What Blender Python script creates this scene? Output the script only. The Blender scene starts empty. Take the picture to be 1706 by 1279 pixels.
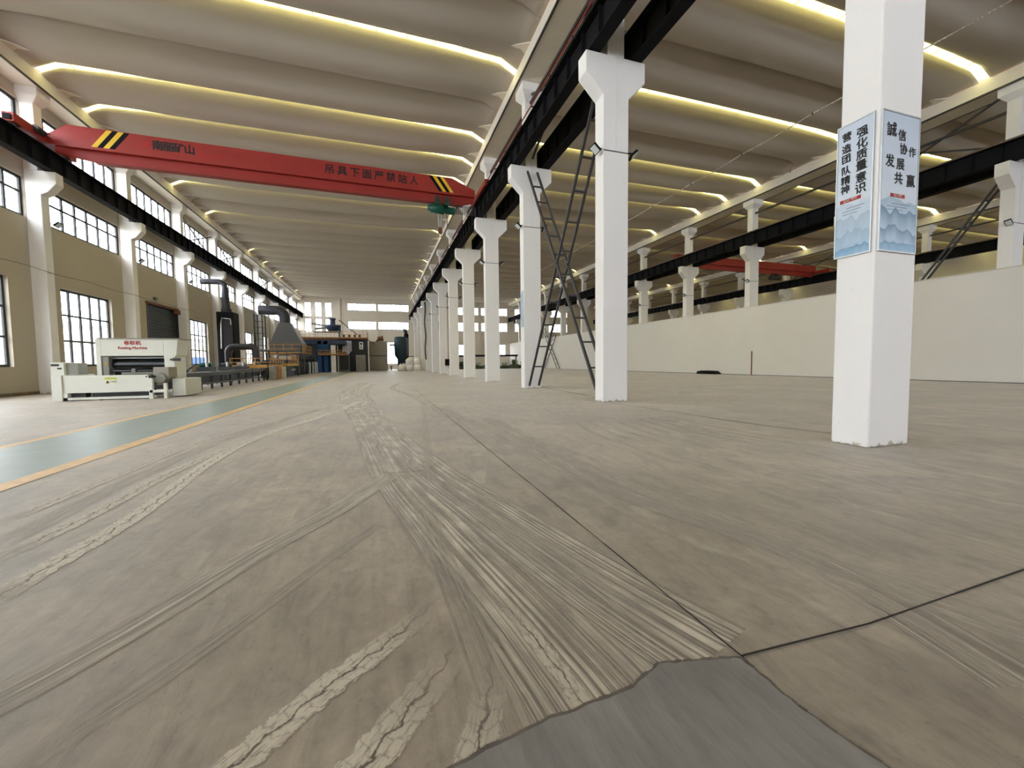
import bpy, math, random
from mathutils import Vector, Matrix
random.seed(7)
SC = bpy.context.scene
COL = SC.collection
# ------------------------------------------------------------------ camera
F_PX, YAW, PITCH, ROLL, CAM_H = 676.45, .3124, .0543, .0108, 1.063
fw = Vector((math.sin(YAW)*math.cos(PITCH), math.cos(YAW)*math.cos(PITCH), -math.sin(PITCH)))
rt = Vector((math.cos(YAW), -math.sin(YAW), 0)); dn = fw.cross(rt)
r2 = rt*math.cos(ROLL)+dn*math.sin(ROLL); d2 = dn*math.cos(ROLL)-rt*math.sin(ROLL)
cam_data = bpy.data.cameras.new('camera'); cam = bpy.data.objects.new('camera', cam_data); COL.objects.link(cam)
cam_data.sensor_fit = 'HORIZONTAL'; cam_data.sensor_width = 36; cam_data.lens = F_PX*36/1706
cam_data.clip_start = .05; cam_data.clip_end = 500
m = Matrix((r2, -d2, -fw)).transposed().to_4x4(); m.translation = Vector((0, 0, CAM_H)); cam.matrix_world = m
SC.camera = cam
# ------------------------------------------------------------------ view, sky
SC.view_settings.view_transform = 'Standard'; SC.view_settings.look = 'None'
SC.view_settings.gamma = 1; SC.view_settings.use_curve_mapping = False
SC.view_settings.exposure = 0.9
SKY = 10.0
w = bpy.data.worlds.new('overcast_sky'); SC.world = w; w.use_nodes = True
bg = w.node_tree.nodes['Background']; bg.inputs[0].default_value = (.93, .97, 1, 1); bg.inputs[1].default_value = SKY
w.cycles.sampling_method = 'AUTOMATIC'
cy = SC.cycles
cy.max_bounces = 10; cy.diffuse_bounces = 8; cy.glossy_bounces = 3; cy.transmission_bounces = 4; cy.transparent_max_bounces = 12
cy.use_denoising = True; cy.denoiser = 'OPENIMAGEDENOISE'; cy.caustics_reflective = False; cy.caustics_refractive = False
cy.sample_clamp_indirect = 12
# daylight portals just outside the window walls (they guide sampling of the sky, give no light of their own)
def portal(name, loc, sx, sy, rot):
    l = bpy.data.lights.new(name, 'AREA'); l.shape = 'RECTANGLE'; l.size = sx; l.size_y = sy; l.cycles.is_portal = True
    o = bpy.data.objects.new(name, l); COL.objects.link(o); o.location = loc; o.rotation_euler = rot
Y0, Y1 = -14.8, 75.2
portal('window_portal', (-13.25, 30, 10.3), 2.2, 90, (0, math.radians(-90), 0))
portal('window_portal', (-13.25, 30, 7.6), 1.7, 90, (0, math.radians(-90), 0))
portal('window_portal', (-13.25, 30, 2.75), 3.5, 90, (0, math.radians(-90), 0))
# ------------------------------------------------------------------ layout constants
XL, XM, XR, XQ, XS = -12.6, 5.81, 24.23, 42.65, 61.0      # column rows
XW = -12.82                                                  # left wall face
WZ = dict(L=2.94, M=3.225, R=3.41, Q=3.41)
ZC = 8.65                                                    # corbel top
GB0, GB1 = 11.7, 12.27                                       # gutter beam
# ------------------------------------------------------------------ materials
def lin(c): return tuple(((x/255+.055)/1.055)**2.4 if x/255 > .04045 else x/255/12.92 for x in c)
MATS = {}
def mat(name, rgb, rough=.6, metal=0, var=.06, scale=3., bump=0, spec=.4, stretch=(1, 1, 1)):
    if name in MATS: return MATS[name]
    M = bpy.data.materials.new(name); M.use_nodes = True; nt = M.node_tree; N = nt.nodes; L = nt.links
    b = N['Principled BSDF']; c = lin(rgb)
    b.inputs['Roughness'].default_value = rough; b.inputs['Metallic'].default_value = metal; b.inputs['Specular IOR Level'].default_value = spec
    tc = N.new('ShaderNodeTexCoord'); mp = N.new('ShaderNodeMapping'); mp.inputs['Scale'].default_value = stretch
    L.new(tc.outputs['Object'], mp.inputs['Vector'])
    n = N.new('ShaderNodeTexNoise'); n.inputs['Scale'].default_value = scale; n.inputs['Detail'].default_value = 5; n.inputs['Roughness'].default_value = .6
    L.new(mp.outputs[0], n.inputs['Vector'])
    r = N.new('ShaderNodeMapRange'); r.inputs[1].default_value = .3; r.inputs[2].default_value = .7; r.inputs[3].default_value = 1-var; r.inputs[4].default_value = 1+var
    L.new(n.outputs['Fac'], r.inputs[0])
    mx = N.new('ShaderNodeVectorMath'); mx.operation = 'SCALE'; mx.inputs[0].default_value = c; L.new(r.outputs[0], mx.inputs['Scale'])
    L.new(mx.outputs[0], b.inputs['Base Color'])
    if bump:
        bp = N.new('ShaderNodeBump'); bp.inputs['Strength'].default_value = bump; bp.inputs['Distance'].default_value = .02
        L.new(n.outputs['Fac'], bp.inputs['Height']); L.new(bp.outputs[0], b.inputs['Normal'])
    MATS[name] = M; return M
WHITE = mat('white_limewash_paint', (240, 237, 236), .75, var=.025, scale=1.2, stretch=(1, 1, .3))
def scuffed(M):                                                      # chipped, scuffed lime at the very foot
    nt = M.node_tree; N = nt.nodes; L = nt.links; b = N['Principled BSDF']; src = b.inputs['Base Color'].links[0].from_socket
    tc = N.new('ShaderNodeTexCoord'); sp = N.new('ShaderNodeSeparateXYZ'); L.new(tc.outputs['Object'], sp.inputs[0])
    n = N.new('ShaderNodeTexNoise'); n.inputs['Scale'].default_value = 14; n.inputs['Detail'].default_value = 6; L.new(tc.outputs['Object'], n.inputs['Vector'])
    h = N.new('ShaderNodeMapRange'); L.new(sp.outputs[2], h.inputs[0]); h.inputs[1].default_value = 0; h.inputs[2].default_value = .09; h.inputs[3].default_value = .16; h.inputs[4].default_value = -.16
    a = N.new('ShaderNodeMath'); a.operation = 'ADD'; L.new(n.outputs['Fac'], a.inputs[0]); L.new(h.outputs[0], a.inputs[1])
    r_ = N.new('ShaderNodeMapRange'); L.new(a.outputs[0], r_.inputs[0]); r_.inputs[1].default_value = .56; r_.inputs[2].default_value = .66
    x = N.new('ShaderNodeMix'); x.data_type = 'RGBA'; L.new(r_.outputs[0], x.inputs[0]); L.new(src, x.inputs[6]); x.inputs[7].default_value = (*lin((186, 176, 160)), 1); L.new(x.outputs[2], b.inputs['Base Color'])
scuffed(WHITE)
WALLP = mat('off_white_wall_paint', (220, 212, 200), .85, var=.035, scale=.5)
PART = mat('partition_paint', (234, 230, 226), .85, var=.02, scale=.5)
CEIL = mat('grey_white_roof_concrete', (198, 190, 181), .9, var=.03, scale=.35, stretch=(.25, 1, 1))
BEAMC = mat('painted_gutter_beam', (240, 232, 218), .85, var=.05, scale=1.0)
BLACK = mat('black_painted_steel', (22, 22, 25), .8, var=.2, scale=2, spec=.15)
DKSTEEL = mat('dark_grey_steel', (62, 60, 62), .5, var=.15, scale=5)
FRAME = mat('dark_window_frame', (48, 50, 54), .5, var=.08)
RAILM = mat('worn_rail_steel', (120, 104, 92), .4, .6, var=.2)
RED = mat('crane_red_paint', (156, 46, 40), .45, var=.08, scale=1.5)
REDRAIL = mat('red_conductor_rail', (150, 46, 34), .5, var=.1)
GREEN = mat('hoist_green_paint', (20, 84, 70), .4, var=.15)
YEL = mat('yellow_paint', (236, 190, 52), .5, var=.06)
ORY = mat('ochre_railing_paint', (200, 150, 76), .5, var=.1)
INK = mat('black_lettering', (26, 24, 26), .6, var=.05)
REDINK = mat('red_lettering', (170, 36, 40), .6, var=.05)
MACH = mat('ivory_machine_paint', (226, 226, 216), .4, var=.02)
MGREY = mat('grey_machine_paint', (140, 138, 130), .5, var=.08)
DKM = mat('dark_machine_metal', (52, 54, 56), .5, var=.3, scale=4)
DUCT = mat('slate_duct_steel', (60, 59, 66), .45, .2, var=.1)
HOOD = mat('grey_hood_steel', (92, 90, 90), .55, .1, var=.1, scale=1)
BLUE = mat('blue_frame_paint', (26, 68, 112), .5, var=.12)
NAVY = mat('navy_machine_paint', (44, 58, 84), .5, var=.15)
TEAL = mat('dark_teal_paint', (28, 52, 62), .5, var=.2)
GREY = mat('grey_board', (160, 154, 146), .8, var=.06, scale=1)
CARD = mat('brown_cardboard', (190, 140, 100), .8, var=.1)
BAG = mat('white_woven_bag', (240, 235, 228), .8, var=.06, scale=3, bump=.5)
ROLLER = mat('polished_roller', (70, 72, 74), .25, .7, var=.1)
SHUT = mat('dark_shutter_steel', (66, 70, 70), .5, .3, var=.1)
OUTB = mat('cream_render', (232, 226, 205), .8, var=.04)
OUTG = mat('outside_concrete', (150, 148, 140), .9, var=.1, scale=.2)
LAMP = mat('lamp_glass', (214, 222, 224), .25, var=.03)
STEEL = mat('galvanised_steel', (180, 184, 186), .35, .6, var=.08)
RUST = mat('rusty_brown_steel', (112, 70, 48), .7, var=.2)
def glass(name, tint, gloss=.06):
    M = bpy.data.materials.new(name); M.use_nodes = True; nt = M.node_tree; N = nt.nodes; L = nt.links; N.clear()
    o = N.new('ShaderNodeOutputMaterial'); t = N.new('ShaderNodeBsdfTransparent'); t.inputs[0].default_value = (*tint, 1)
    g = N.new('ShaderNodeBsdfGlossy'); g.inputs['Roughness'].default_value = .05
    x = N.new('ShaderNodeMixShader'); x.inputs[0].default_value = gloss
    L.new(t.outputs[0], x.inputs[1]); L.new(g.outputs[0], x.inputs[2]); L.new(x.outputs[0], o.inputs[0]); return M
GLASS = glass('window_glass', (.86, .87, .88))
def skyl():
    M = bpy.data.materials.new('yellowed_fibreglass_rooflight'); M.use_nodes = True; nt = M.node_tree; N = nt.nodes; L = nt.links; N.clear()
    o = N.new('ShaderNodeOutputMaterial'); t = N.new('ShaderNodeBsdfTranslucent'); t.inputs[0].default_value = (.45, .40, .14, 1)
    d = N.new('ShaderNodeBsdfDiffuse'); d.inputs[0].default_value = (.7, .62, .35, 1)
    x = N.new('ShaderNodeMixShader'); x.inputs[0].default_value = .25
    L.new(t.outputs[0], x.inputs[1]); L.new(d.outputs[0], x.inputs[2]); L.new(x.outputs[0], o.inputs[0]); return M
SKYL = skyl()
# ------------------------------------------------------------------ mesh builder
class MB:
    def __init__(s): s.v = []; s.f = []; s.smooth = []
    def add(s, vs, fs, sm=False):
        k = len(s.v); s.v += [tuple(v) for v in vs]; s.f += [tuple(i+k for i in f) for f in fs]; s.smooth += [sm]*len(fs); return s
    def box(s, x0, x1, y0, y1, z0, z1):
        return s.add([(x0,y0,z0),(x1,y0,z0),(x1,y1,z0),(x0,y1,z0),(x0,y0,z1),(x1,y0,z1),(x1,y1,z1),(x0,y1,z1)],
                     [(0,3,2,1),(4,5,6,7),(0,1,5,4),(1,2,6,5),(2,3,7,6),(3,0,4,7)])
    def prism(s, poly, ax, a, b):        # poly in the two remaining axes (order x,y,z), extruded along ax
        def P(p, t): return {'x': (t, p[0], p[1]), 'y': (p[0], t, p[1]), 'z': (p[0], p[1], t)}[ax]
        n = len(poly); vs = [P(p, a) for p in poly]+[P(p, b) for p in poly]
        return s.add(vs, [tuple(range(n))[::-1], tuple(range(n, 2*n))]+[(i, (i+1) % n, (i+1) % n+n, i+n) for i in range(n)])
    def bar(s, p, q, w, h=None, up=(0, 0, 1)):
        h = h or w; p = Vector(p); q = Vector(q); d = (q-p).normalized(); u = Vector(up)
        if abs(d.dot(u)) > .95: u = Vector((0, 1, 0)) if abs(d.y) < .9 else Vector((1, 0, 0))
        a = d.cross(u).normalized()*w/2; b = a.cross(d).normalized()*h/2
        vs = [p-a-b, p+a-b, p+a+b, p-a+b, q-a-b, q+a-b, q+a+b, q-a+b]
        return s.add(vs, [(0,3,2,1),(4,5,6,7),(0,1,5,4),(1,2,6,5),(2,3,7,6),(3,0,4,7)])
    def tube(s, path, r, n=12, caps=True):
        P = [Vector(p) for p in path]; rs = r if isinstance(r, (list, tuple)) else [r]*len(P); vs = []; fs = []; pa = None
        for i, p in enumerate(P):
            d = (P[min(i+1, len(P)-1)]-P[max(i-1, 0)]).normalized()
            if pa is None: pa = d.orthogonal().normalized()
            a = (pa-d*pa.dot(d)).normalized(); pa = a; b = d.cross(a)
            vs += [p+(a*math.cos(t)+b*math.sin(t))*rs[i] for t in (2*math.pi*j/n for j in range(n))]
        for i in range(len(P)-1):
            fs += [(i*n+j, i*n+(j+1) % n, (i+1)*n+(j+1) % n, (i+1)*n+j) for j in range(n)]
        s.add(vs, fs, True)
        if caps: s.add(vs[:n], [tuple(range(n))[::-1]]); s.add(vs[-n:], [tuple(range(n))])
        return s
    def lathe(s, c, prof, n=20):         # prof [(r,z)]
        vs = [(c[0]+r*math.cos(2*math.pi*j/n), c[1]+r*math.sin(2*math.pi*j/n), c[2]+z) for r, z in prof for j in range(n)]
        fs = [(i*n+j, i*n+(j+1) % n, (i+1)*n+(j+1) % n, (i+1)*n+j) for i in range(len(prof)-1) for j in range(n)]
        s.add(vs, fs, True); s.add(vs[:n], [tuple(range(n))[::-1]]); s.add(vs[-n:], [tuple(range(n))]); return s
    def build(s, name, material, parent=None, origin=None, bevel=0):
        if origin is None:
            if parent is not None: origin = Vector(parent['_o'])
            else:
                xs, ys, zs = zip(*s.v); origin = Vector(((min(xs)+max(xs))/2, (min(ys)+max(ys))/2, min(zs)))
        origin = Vector(origin)
        me = bpy.data.meshes.new(name); me.from_pydata([tuple(Vector(v)-origin) for v in s.v], [], s.f); me.update()
        me.polygons.foreach_set('use_smooth', s.smooth)
        me.materials.append(material); o = bpy.data.objects.new(name, me); COL.objects.link(o)
        o['_o'] = tuple(origin)
        if parent is not None:
            o.parent = parent; o.location = origin-Vector(parent['_o'])
        else: o.location = origin
        if bevel:
            b = o.modifiers.new('bevel', 'BEVEL'); b.width = bevel; b.segments = 2; b.limit_method = 'ANGLE'
        return o
def tag(o, label, cat, group=None):
    o['label'] = label; o['category'] = cat
    if group: o['group'] = group
    return o
def thing(name, label, cat, origin, group=None):
    o = bpy.data.objects.new(name, None); COL.objects.link(o); o.location = origin; o['_o'] = tuple(origin); o.empty_display_size = .2
    return tag(o, label, cat, group)
def struct(o): o['kind'] = 'structure'; return o
def B(*a): return MB().box(*a)
ORD = ['first', 'second', 'third', 'fourth', 'fifth', 'sixth', 'seventh', 'eighth', 'ninth', 'tenth', 'eleventh', 'twelfth', 'thirteenth', 'fourteenth']
def text(name, s, size, loc, xdir, updir, material, parent, depth=.002, align='CENTER', sx=1., bold=0.):
    c = bpy.data.curves.new(name, 'FONT'); c.body = s; c.size = size; c.align_x = align; c.align_y = 'CENTER'; c.extrude = depth
    t = bpy.data.objects.new(name, c); COL.objects.link(t); dg = bpy.context.evaluated_depsgraph_get()
    me = bpy.data.meshes.new_from_object(t.evaluated_get(dg)); bpy.data.objects.remove(t); bpy.data.curves.remove(c)
    if bold:
        vs0 = [v.co.copy() for v in me.vertices]; fs0 = [tuple(p.vertices) for p in me.polygons]; V_ = []; F_ = []
        for i, (dx, dy) in enumerate(((0, 0), (bold, 0), (-bold, 0), (0, bold), (0, -bold))):
            F_ += [tuple(q+len(V_) for q in f) for f in fs0]; V_ += [(v.x+dx, v.y+dy, v.z+i*1e-4) for v in vs0]
        me = bpy.data.meshes.new(name); me.from_pydata(V_, [], F_); me.update()
    me.name = name; me.materials.clear(); me.materials.append(material)
    o = bpy.data.objects.new(name, me); COL.objects.link(o)
    X = Vector(xdir).normalized(); U = Vector(updir).normalized(); Z = X.cross(U)
    M = Matrix((X*sx, U, Z)).transposed().to_4x4(); po = Vector(parent['_o']); M.translation = Vector(loc)-po
    o.parent = parent; o.matrix_local = M; o['_o'] = tuple(loc); return o
# ------------------------------------------------------------------ floor
def floor_mat():
    M = bpy.data.materials.new('dusty_concrete_floor'); M.use_nodes = True; nt = M.node_tree; N = nt.nodes; L = nt.links
    b = N['Principled BSDF']; b.inputs['Specular IOR Level'].default_value = .6; b.inputs['Sheen Weight'].default_value = .27; b.inputs['Sheen Roughness'].default_value = .45; b.inputs['Sheen Tint'].default_value = (1, .93, .84, 1)
    tc = N.new('ShaderNodeTexCoord')
    def noise(scale, det, rgh, st=(1, 1, 1), rot=0, dist=0):
        mp = N.new('ShaderNodeMapping'); mp.inputs['Scale'].default_value = st; mp.inputs['Rotation'].default_value = (0, 0, rot)
        L.new(tc.outputs['Object'], mp.inputs[0]); n = N.new('ShaderNodeTexNoise'); n.inputs['Scale'].default_value = scale
        n.inputs['Detail'].default_value = det; n.inputs['Roughness'].default_value = rgh; n.inputs['Distortion'].default_value = dist
        L.new(mp.outputs[0], n.inputs['Vector']); return n
    def ramp(src, stops):
        r = N.new('ShaderNodeValToRGB'); e = r.color_ramp.elements
        while len(e) < len(stops): e.new(.5)
        for el, (p, c) in zip(e, stops): el.position = p; el.color = (*c, 1)
        L.new(src, r.inputs[0]); return r
    def mix(fac, a, bb, mode='MIX'):
        x = N.new('ShaderNodeMix'); x.data_type = 'RGBA'; x.blend_type = mode
        if isinstance(fac, float): x.inputs[0].default_value = fac
        else: L.new(fac, x.inputs[0])
        for i, s in ((6, a), (7, bb)):
            if isinstance(s, tuple): x.inputs[i].default_value = (*s, 1)
            else: L.new(s, x.inputs[i])
        return x.outputs[2]
    big = noise(.55, 6, .62, dist=.6); base = ramp(big.outputs['Fac'], [(.3, lin((116, 104, 89))), (.5, lin((138, 125, 109))), (.7, lin((162, 148, 130)))])
    med = noise(3.2, 8, .7, (1.6, .7, 1), .5, .8); c2 = ramp(med.outputs['Fac'], [(.36, (.66, .65, .64)), (.5, (1, 1, 1)), (.64, (1.22, 1.2, 1.17))])
    col = mix(.75, base.outputs[0], c2.outputs[0], 'MULTIPLY')
    # long fine scuffs along the hall and one diagonal family
    s1 = noise(9, 4, .6, (2.6, .12, 1), .12); r1 = ramp(s1.outputs['Fac'], [(.36, (.78, .77, .76)), (.5, (1, 1, 1)), (.68, (1.1, 1.1, 1.09))])
    col = mix(.4, col, r1.outputs[0], 'MULTIPLY')
    s2 = noise(7, 4, .65, (2.4, .16, 1), -.62); r2_ = ramp(s2.outputs['Fac'], [(.38, (.82, .82, .81)), (.52, (1, 1, 1)), (.7, (1.08, 1.08, 1.07))])
    col = mix(.3, col, r2_.outputs[0], 'MULTIPLY')
    mo = noise(13, 7, .72, dist=.4); rm = ramp(mo.outputs['Fac'], [(.34, (.8, .79, .78)), (.5, (1, 1, 1)), (.66, (1.14, 1.13, 1.12))]); col = mix(.7, col, rm.outputs[0], 'MULTIPLY')
    # pale smears of dust with their own outline
    sm = noise(1.7, 5, .6, (1, .45, 1), .7, 1.2); rs_ = ramp(sm.outputs['Fac'], [(.62, (0, 0, 0)), (.68, (1, 1, 1))]); col = mix(rs_.outputs[0], col, mix(.25, col, lin((196, 184, 166))))
    # dark specks
    sp = noise(42, 3, .5); r3 = ramp(sp.outputs['Fac'], [(.27, (.55, .53, .5)), (.34, (1, 1, 1))]); col = mix(.6, col, r3.outputs[0], 'MULTIPLY')
    L.new(col, b.inputs['Base Color'])
    rr = ramp(big.outputs['Fac'], [(.3, (.50,)*3), (.7, (.64,)*3)]); L.new(rr.outputs[0], b.inputs['Roughness'])
    bp = N.new('ShaderNodeBump'); bp.inputs['Strength'].default_value = .25; bp.inputs['Distance'].default_value = .01
    L.new(med.outputs['Fac'], bp.inputs['Height']); L.new(bp.outputs[0], b.inputs['Normal']); return M
FLOORM = floor_mat()
floor = struct(B(-13.2, 61.2, Y0, Y1+.2, -.3, 0).build('floor', FLOORM, origin=(0, 0, 0)))
struct(B(-90, -13.2, -60, 140, -.3, -.05).build('ground', OUTG)); struct(B(-13.2, 62, Y1+.2, 140, -.3, -.05).build('ground', OUTG))
# painted walkway and its two border lines
LANE = mat('worn_green_floor_paint', (124, 136, 126), .42, var=.10, scale=2.2, spec=.5)
ORANGE = mat('worn_orange_line_paint', (216, 178, 122), .5, var=.14, scale=6)
struct(MB().add([(-4.74, Y0, .003), (-3.3, Y0, .003), (-3.3, 74, .003), (-4.74, 74, .003)], [(0, 1, 2, 3)]).build('floor_walkway', LANE, floor))
for a, b_ in ((-4.88, -4.74), (-3.32, -3.12)):
    struct(MB().add([(a, Y0, .004), (b_, Y0, .004), (b_, 74, .004), (a, 74, .004)], [(0, 1, 2, 3)]).build('floor_line', ORANGE, floor))
# tyre tracks pressed in the dust: strips with their own tread pattern
def track_mat(name, kind, amt=1.0, light=1.0, dark=1.0, fr=17.):
    M = bpy.data.materials.new(name); M.use_nodes = True; nt = M.node_tree; N = nt.nodes; L = nt.links
    b = N['Principled BSDF']; out = N['Material Output']; b.inputs['Roughness'].default_value = .7; b.inputs['Specular IOR Level'].default_value = .4; b.inputs['Sheen Weight'].default_value = .4; b.inputs['Sheen Roughness'].default_value = .45; b.inputs['Sheen Tint'].default_value = (1, .93, .84, 1)
    uv = N.new('ShaderNodeUVMap'); sep = N.new('ShaderNodeSeparateXYZ'); L.new(uv.outputs[0], sep.inputs[0])
    def math_(op, a, c=None, v=None):
        x = N.new('ShaderNodeMath'); x.operation = op
        for i, s in ((0, a), (1, c if c is not None else v)):
            if s is None: continue
            if isinstance(s, (int, float)): x.inputs[i].default_value = s
            else: L.new(s, x.inputs[i])
        return x.outputs[0]
    def rng(s, a, b2, c=0., d=1.):
        r = N.new('ShaderNodeMapRange'); L.new(s, r.inputs[0])
        for i, q in ((1, a), (2, b2), (3, c), (4, d)): r.inputs[i].default_value = q
        return r.outputs[0]
    U, V = sep.outputs[0], sep.outputs[1]
    def nz(su, sv, scale, det=4, rgh=.6):
        cb = N.new('ShaderNodeCombineXYZ'); L.new(math_('MULTIPLY', U, su), cb.inputs[0]); L.new(math_('MULTIPLY', V, sv), cb.inputs[1])
        n = N.new('ShaderNodeTexNoise'); n.inputs['Scale'].default_value = scale; n.inputs['Detail'].default_value = det; n.inputs['Roughness'].default_value = rgh
        L.new(cb.outputs[0], n.inputs['Vector']); return n.outputs['Fac']
    edge = math_('MULTIPLY', rng(U, 0, .07), rng(U, 1, .93))
    brk = rng(nz(2.5, 1.2, 1.6), .36, .62)
    fine = nz(3, 3, 6, 6, .7)
    if kind == 'ribs':
        wob = math_('ADD', U, math_('MULTIPLY', nz(1, 1.2, 1.1, 2), .05))
        ribs = rng(nz(34, .35, 1.0, 3, .55), .42, .56)           # light/dark streaks across the width
        lines = rng(math_('ABSOLUTE', math_('SUBTRACT', math_('FRACT', math_('MULTIPLY', wob, 9)), .5)), .02, .09)
        tone = math_('MULTIPLY', ribs, lines); tone = math_('ADD', math_('MULTIPLY', tone, .75), math_('MULTIPLY', fine, .3))
        alpha = math_('MULTIPLY', math_('MULTIPLY', edge, rng(brk, 0, 1, .45, 1.)), amt)
    else:                                                          # lug blocks with a jagged crack between two rows
        tri = math_('ABSOLUTE', math_('SUBTRACT', math_('FRACT', math_('MULTIPLY', V, fr*.5)), .5))
        mid = math_('ADD', .5, math_('MULTIPLY', math_('SUBTRACT', tri, .25), .3))
        crack = rng(math_('ABSOLUTE', math_('SUBTRACT', U, math_('ADD', mid, math_('MULTIPLY', math_('SUBTRACT', nz(3, 14, 1.6, 3), .5), .3)))), .015, .06)
        dv = math_('FRACT', math_('ADD', math_('MULTIPLY', V, fr), math_('ADD', math_('MULTIPLY', math_('ABSOLUTE', math_('SUBTRACT', U, .5)), 1.0), math_('MULTIPLY', nz(2, 9, 2.0, 3), 1.3))))
        gap = rng(math_('ABSOLUTE', math_('SUBTRACT', dv, .5)), .02, .10)
        tone = math_('MULTIPLY', math_('MULTIPLY', crack, rng(gap, 0, 1, .5, 1.)), math_('ADD', .55, math_('MULTIPLY', fine, .7)))
        rag = math_('ADD', math_('ABSOLUTE', math_('SUBTRACT', U, .5)), math_('MULTIPLY', math_('SUBTRACT', nz(2.5, 16, 1.5, 4), .5), .55)); edge = rng(rag, .40, .46, 1., 0.); edge = math_('MULTIPLY', edge, math_('MULTIPLY', rng(U, 0, .04), rng(U, 1, .96)))
        alpha = math_('MULTIPLY', math_('MULTIPLY', edge, rng(nz(6, 6, 2.2, 4, .7), .3, .5, .35, 1.)), amt)
    ramp = N.new('ShaderNodeValToRGB'); e = ramp.color_ramp.elements; e[0].position = .0; e[0].color = (*[x*dark for x in lin((78, 67, 55))], 1)
    e[1].position = .9; e[1].color = (*[x*light for x in lin((196, 183, 162))], 1); em = e.new(.32); em.color = (*lin((150, 138, 122)), 1); L.new(tone, ramp.inputs[0]); L.new(ramp.outputs[0], b.inputs['Base Color'])
    fade = rng(V, 0, .5)
    tr = N.new('ShaderNodeBsdfTransparent'); mx = N.new('ShaderNodeMixShader'); L.new(math_('MULTIPLY', alpha, fade), mx.inputs[0])
    L.new(tr.outputs[0], mx.inputs[1]); L.new(b.outputs[0], mx.inputs[2]); L.new(mx.outputs[0], out.inputs[0]); return M
RIB = track_mat('tyre_rib_dust_print', 'ribs', .85); RIBF = track_mat('faint_tyre_rib_dust_print', 'ribs', .5)
LUG = track_mat('tyre_lug_dust_print', 'lugs', .95, .9); LUGF = track_mat('faint_tyre_lug_dust_print', 'lugs', .75, .95, fr=10.); LUGM = track_mat('worn_tyre_lug_dust_print', 'lugs', .9, .92, fr=10.)
TZ = [.0015]
def track(pts, wd, material):
    P = [Vector((x, y, 0)) for x, y in pts]; out = []
    for i in range(len(P)-1):                                       # Catmull-Rom
        p0 = P[max(i-1, 0)]; p1 = P[i]; p2 = P[i+1]; p3 = P[min(i+2, len(P)-1)]; n = max(2, int((p2-p1).length/.2))
        for k in range(n):
            t = k/n; out.append(.5*((2*p1)+(p2-p0)*t+(2*p0-5*p1+4*p2-p3)*t*t+(3*p1-p0-3*p2+p3)*t**3))
    out.append(P[-1]); wl = wd if isinstance(wd, (list, tuple)) else (wd, wd)
    vs = []; uvs = []; acc = 0; TZ[0] += .0002; z = TZ[0]
    for i, p in enumerate(out):
        d = (out[min(i+1, len(out)-1)]-out[max(i-1, 0)]).normalized(); a = Vector((d.y, -d.x, 0)); wv = wl[0]+(wl[1]-wl[0])*i/(len(out)-1)
        if i: acc += (p-out[i-1]).length
        vs += [(p-a*wv/2)+Vector((0, 0, z)), (p+a*wv/2)+Vector((0, 0, z))]; uvs += [(0, acc), (1, acc)]
    mb = MB().add(vs, [(2*i, 2*i+1, 2*i+3, 2*i+2) for i in range(len(out)-1)]); o = mb.build('tyre_track', material, floor)
    ul = o.data.uv_layers.new(name='uv')
    for lp in o.data.loops: ul.data[lp.index].uv = uvs[lp.vertex_index]
    struct(o)
track([(-.9, 24), (-1.15, 19), (-.98, 14), (-.18, 7.2), (.16, 4.1), (.42, 2.6), (.62, 1.5), (.68, 1.02)], (.62, .62), RIB)
track([(-.3, 22), (-.6, 17), (-.2, 9.5), (.35, 4.6), (.75, 2.6), (.98, 1.6), (1.12, 1.12)], (.3, .5), RIB)
track([(.25, 3.6), (.28, 2.4), (.31, 1.6), (.33, .98)], .14, RIBF)
track([(.25, 1.84), (.06, 1.62), (-.17, 1.43), (-.4, 1.2), (-.62, .95)], .13, LUG)
track([(.27, 1.52), (.15, 1.34), (0, 1.17), (-.2, .95)], .15, LUG)
track([(.36, 1.42), (.3, 1.2), (.2, 1.0), (.1, .86)], .13, LUG)
track([(.42, 1.9), (.52, 1.5), (.56, 1.2), (.58, .98)], .08, LUGF)
track([(-1.71, 2.2), (-1.71, 2.75), (-1.68, 3.12), (-1.69, 3.74), (-1.81, 5.33), (-1.7, 6.9), (-1.1, 9.25), (-.6, 12)], .17, LUGM)
track([(-2.08, 2.8), (-2.0, 3.62), (-2.0, 5.01), (-1.75, 6.67), (-1.3, 8.9)], .16, LUGF)
track([(-2.5, 3.5), (-2.47, 4.94), (-2.4, 6.72), (-1.9, 8.62), (-1.2, 11)], .15, LUGF)
track([(-2.2, 3), (-2.26, 5.0), (-2.1, 7.4), (-1.4, 10.5)], .2, RIBF)
track([(-1.4, 1.4), (-1.12, 1.78), (-.92, 2.12), (-.68, 2.6), (-.34, 3.15), (.05, 3.95)], .2, RIB)
track([(-1.1, 1.2), (-.82, 1.53), (-.7, 1.7), (-.52, 2.0), (-.32, 2.35), (-.05, 2.78)], .1, RIBF)
track([(1.3, 10), (1.5, 7.3), (1.7, 4.2), (1.84, 2.66), (2.03, 1.99), (2.2, 1.38), (2.35, .82)], .26, RIBF)
track([(1.9, 7.5), (1.9, 5.0), (1.9, 3.16), (2.08, 2.14), (2.1, 1.3), (1.95, .68)], .3, RIBF)
track([(.9, 22), (.45, 18), (.95, 13.3), (1.2, 9.5), (1.35, 7)], .25, RIBF)
track([(1.1, 11.5), (.81, 8.52), (.55, 5.34), (.41, 3.6)], .1, RIBF)
track([(.95, 1.14), (.88, 1.8), (.7, 2.6), (.5, 3.6)], .22, RIBF)
for i in range(7): track([(2.9+.28*i, 4.3+.05*i), (2.95+.26*i, 5.2), (3.2+.25*i, 6.3)], .09, RIBF)
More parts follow.
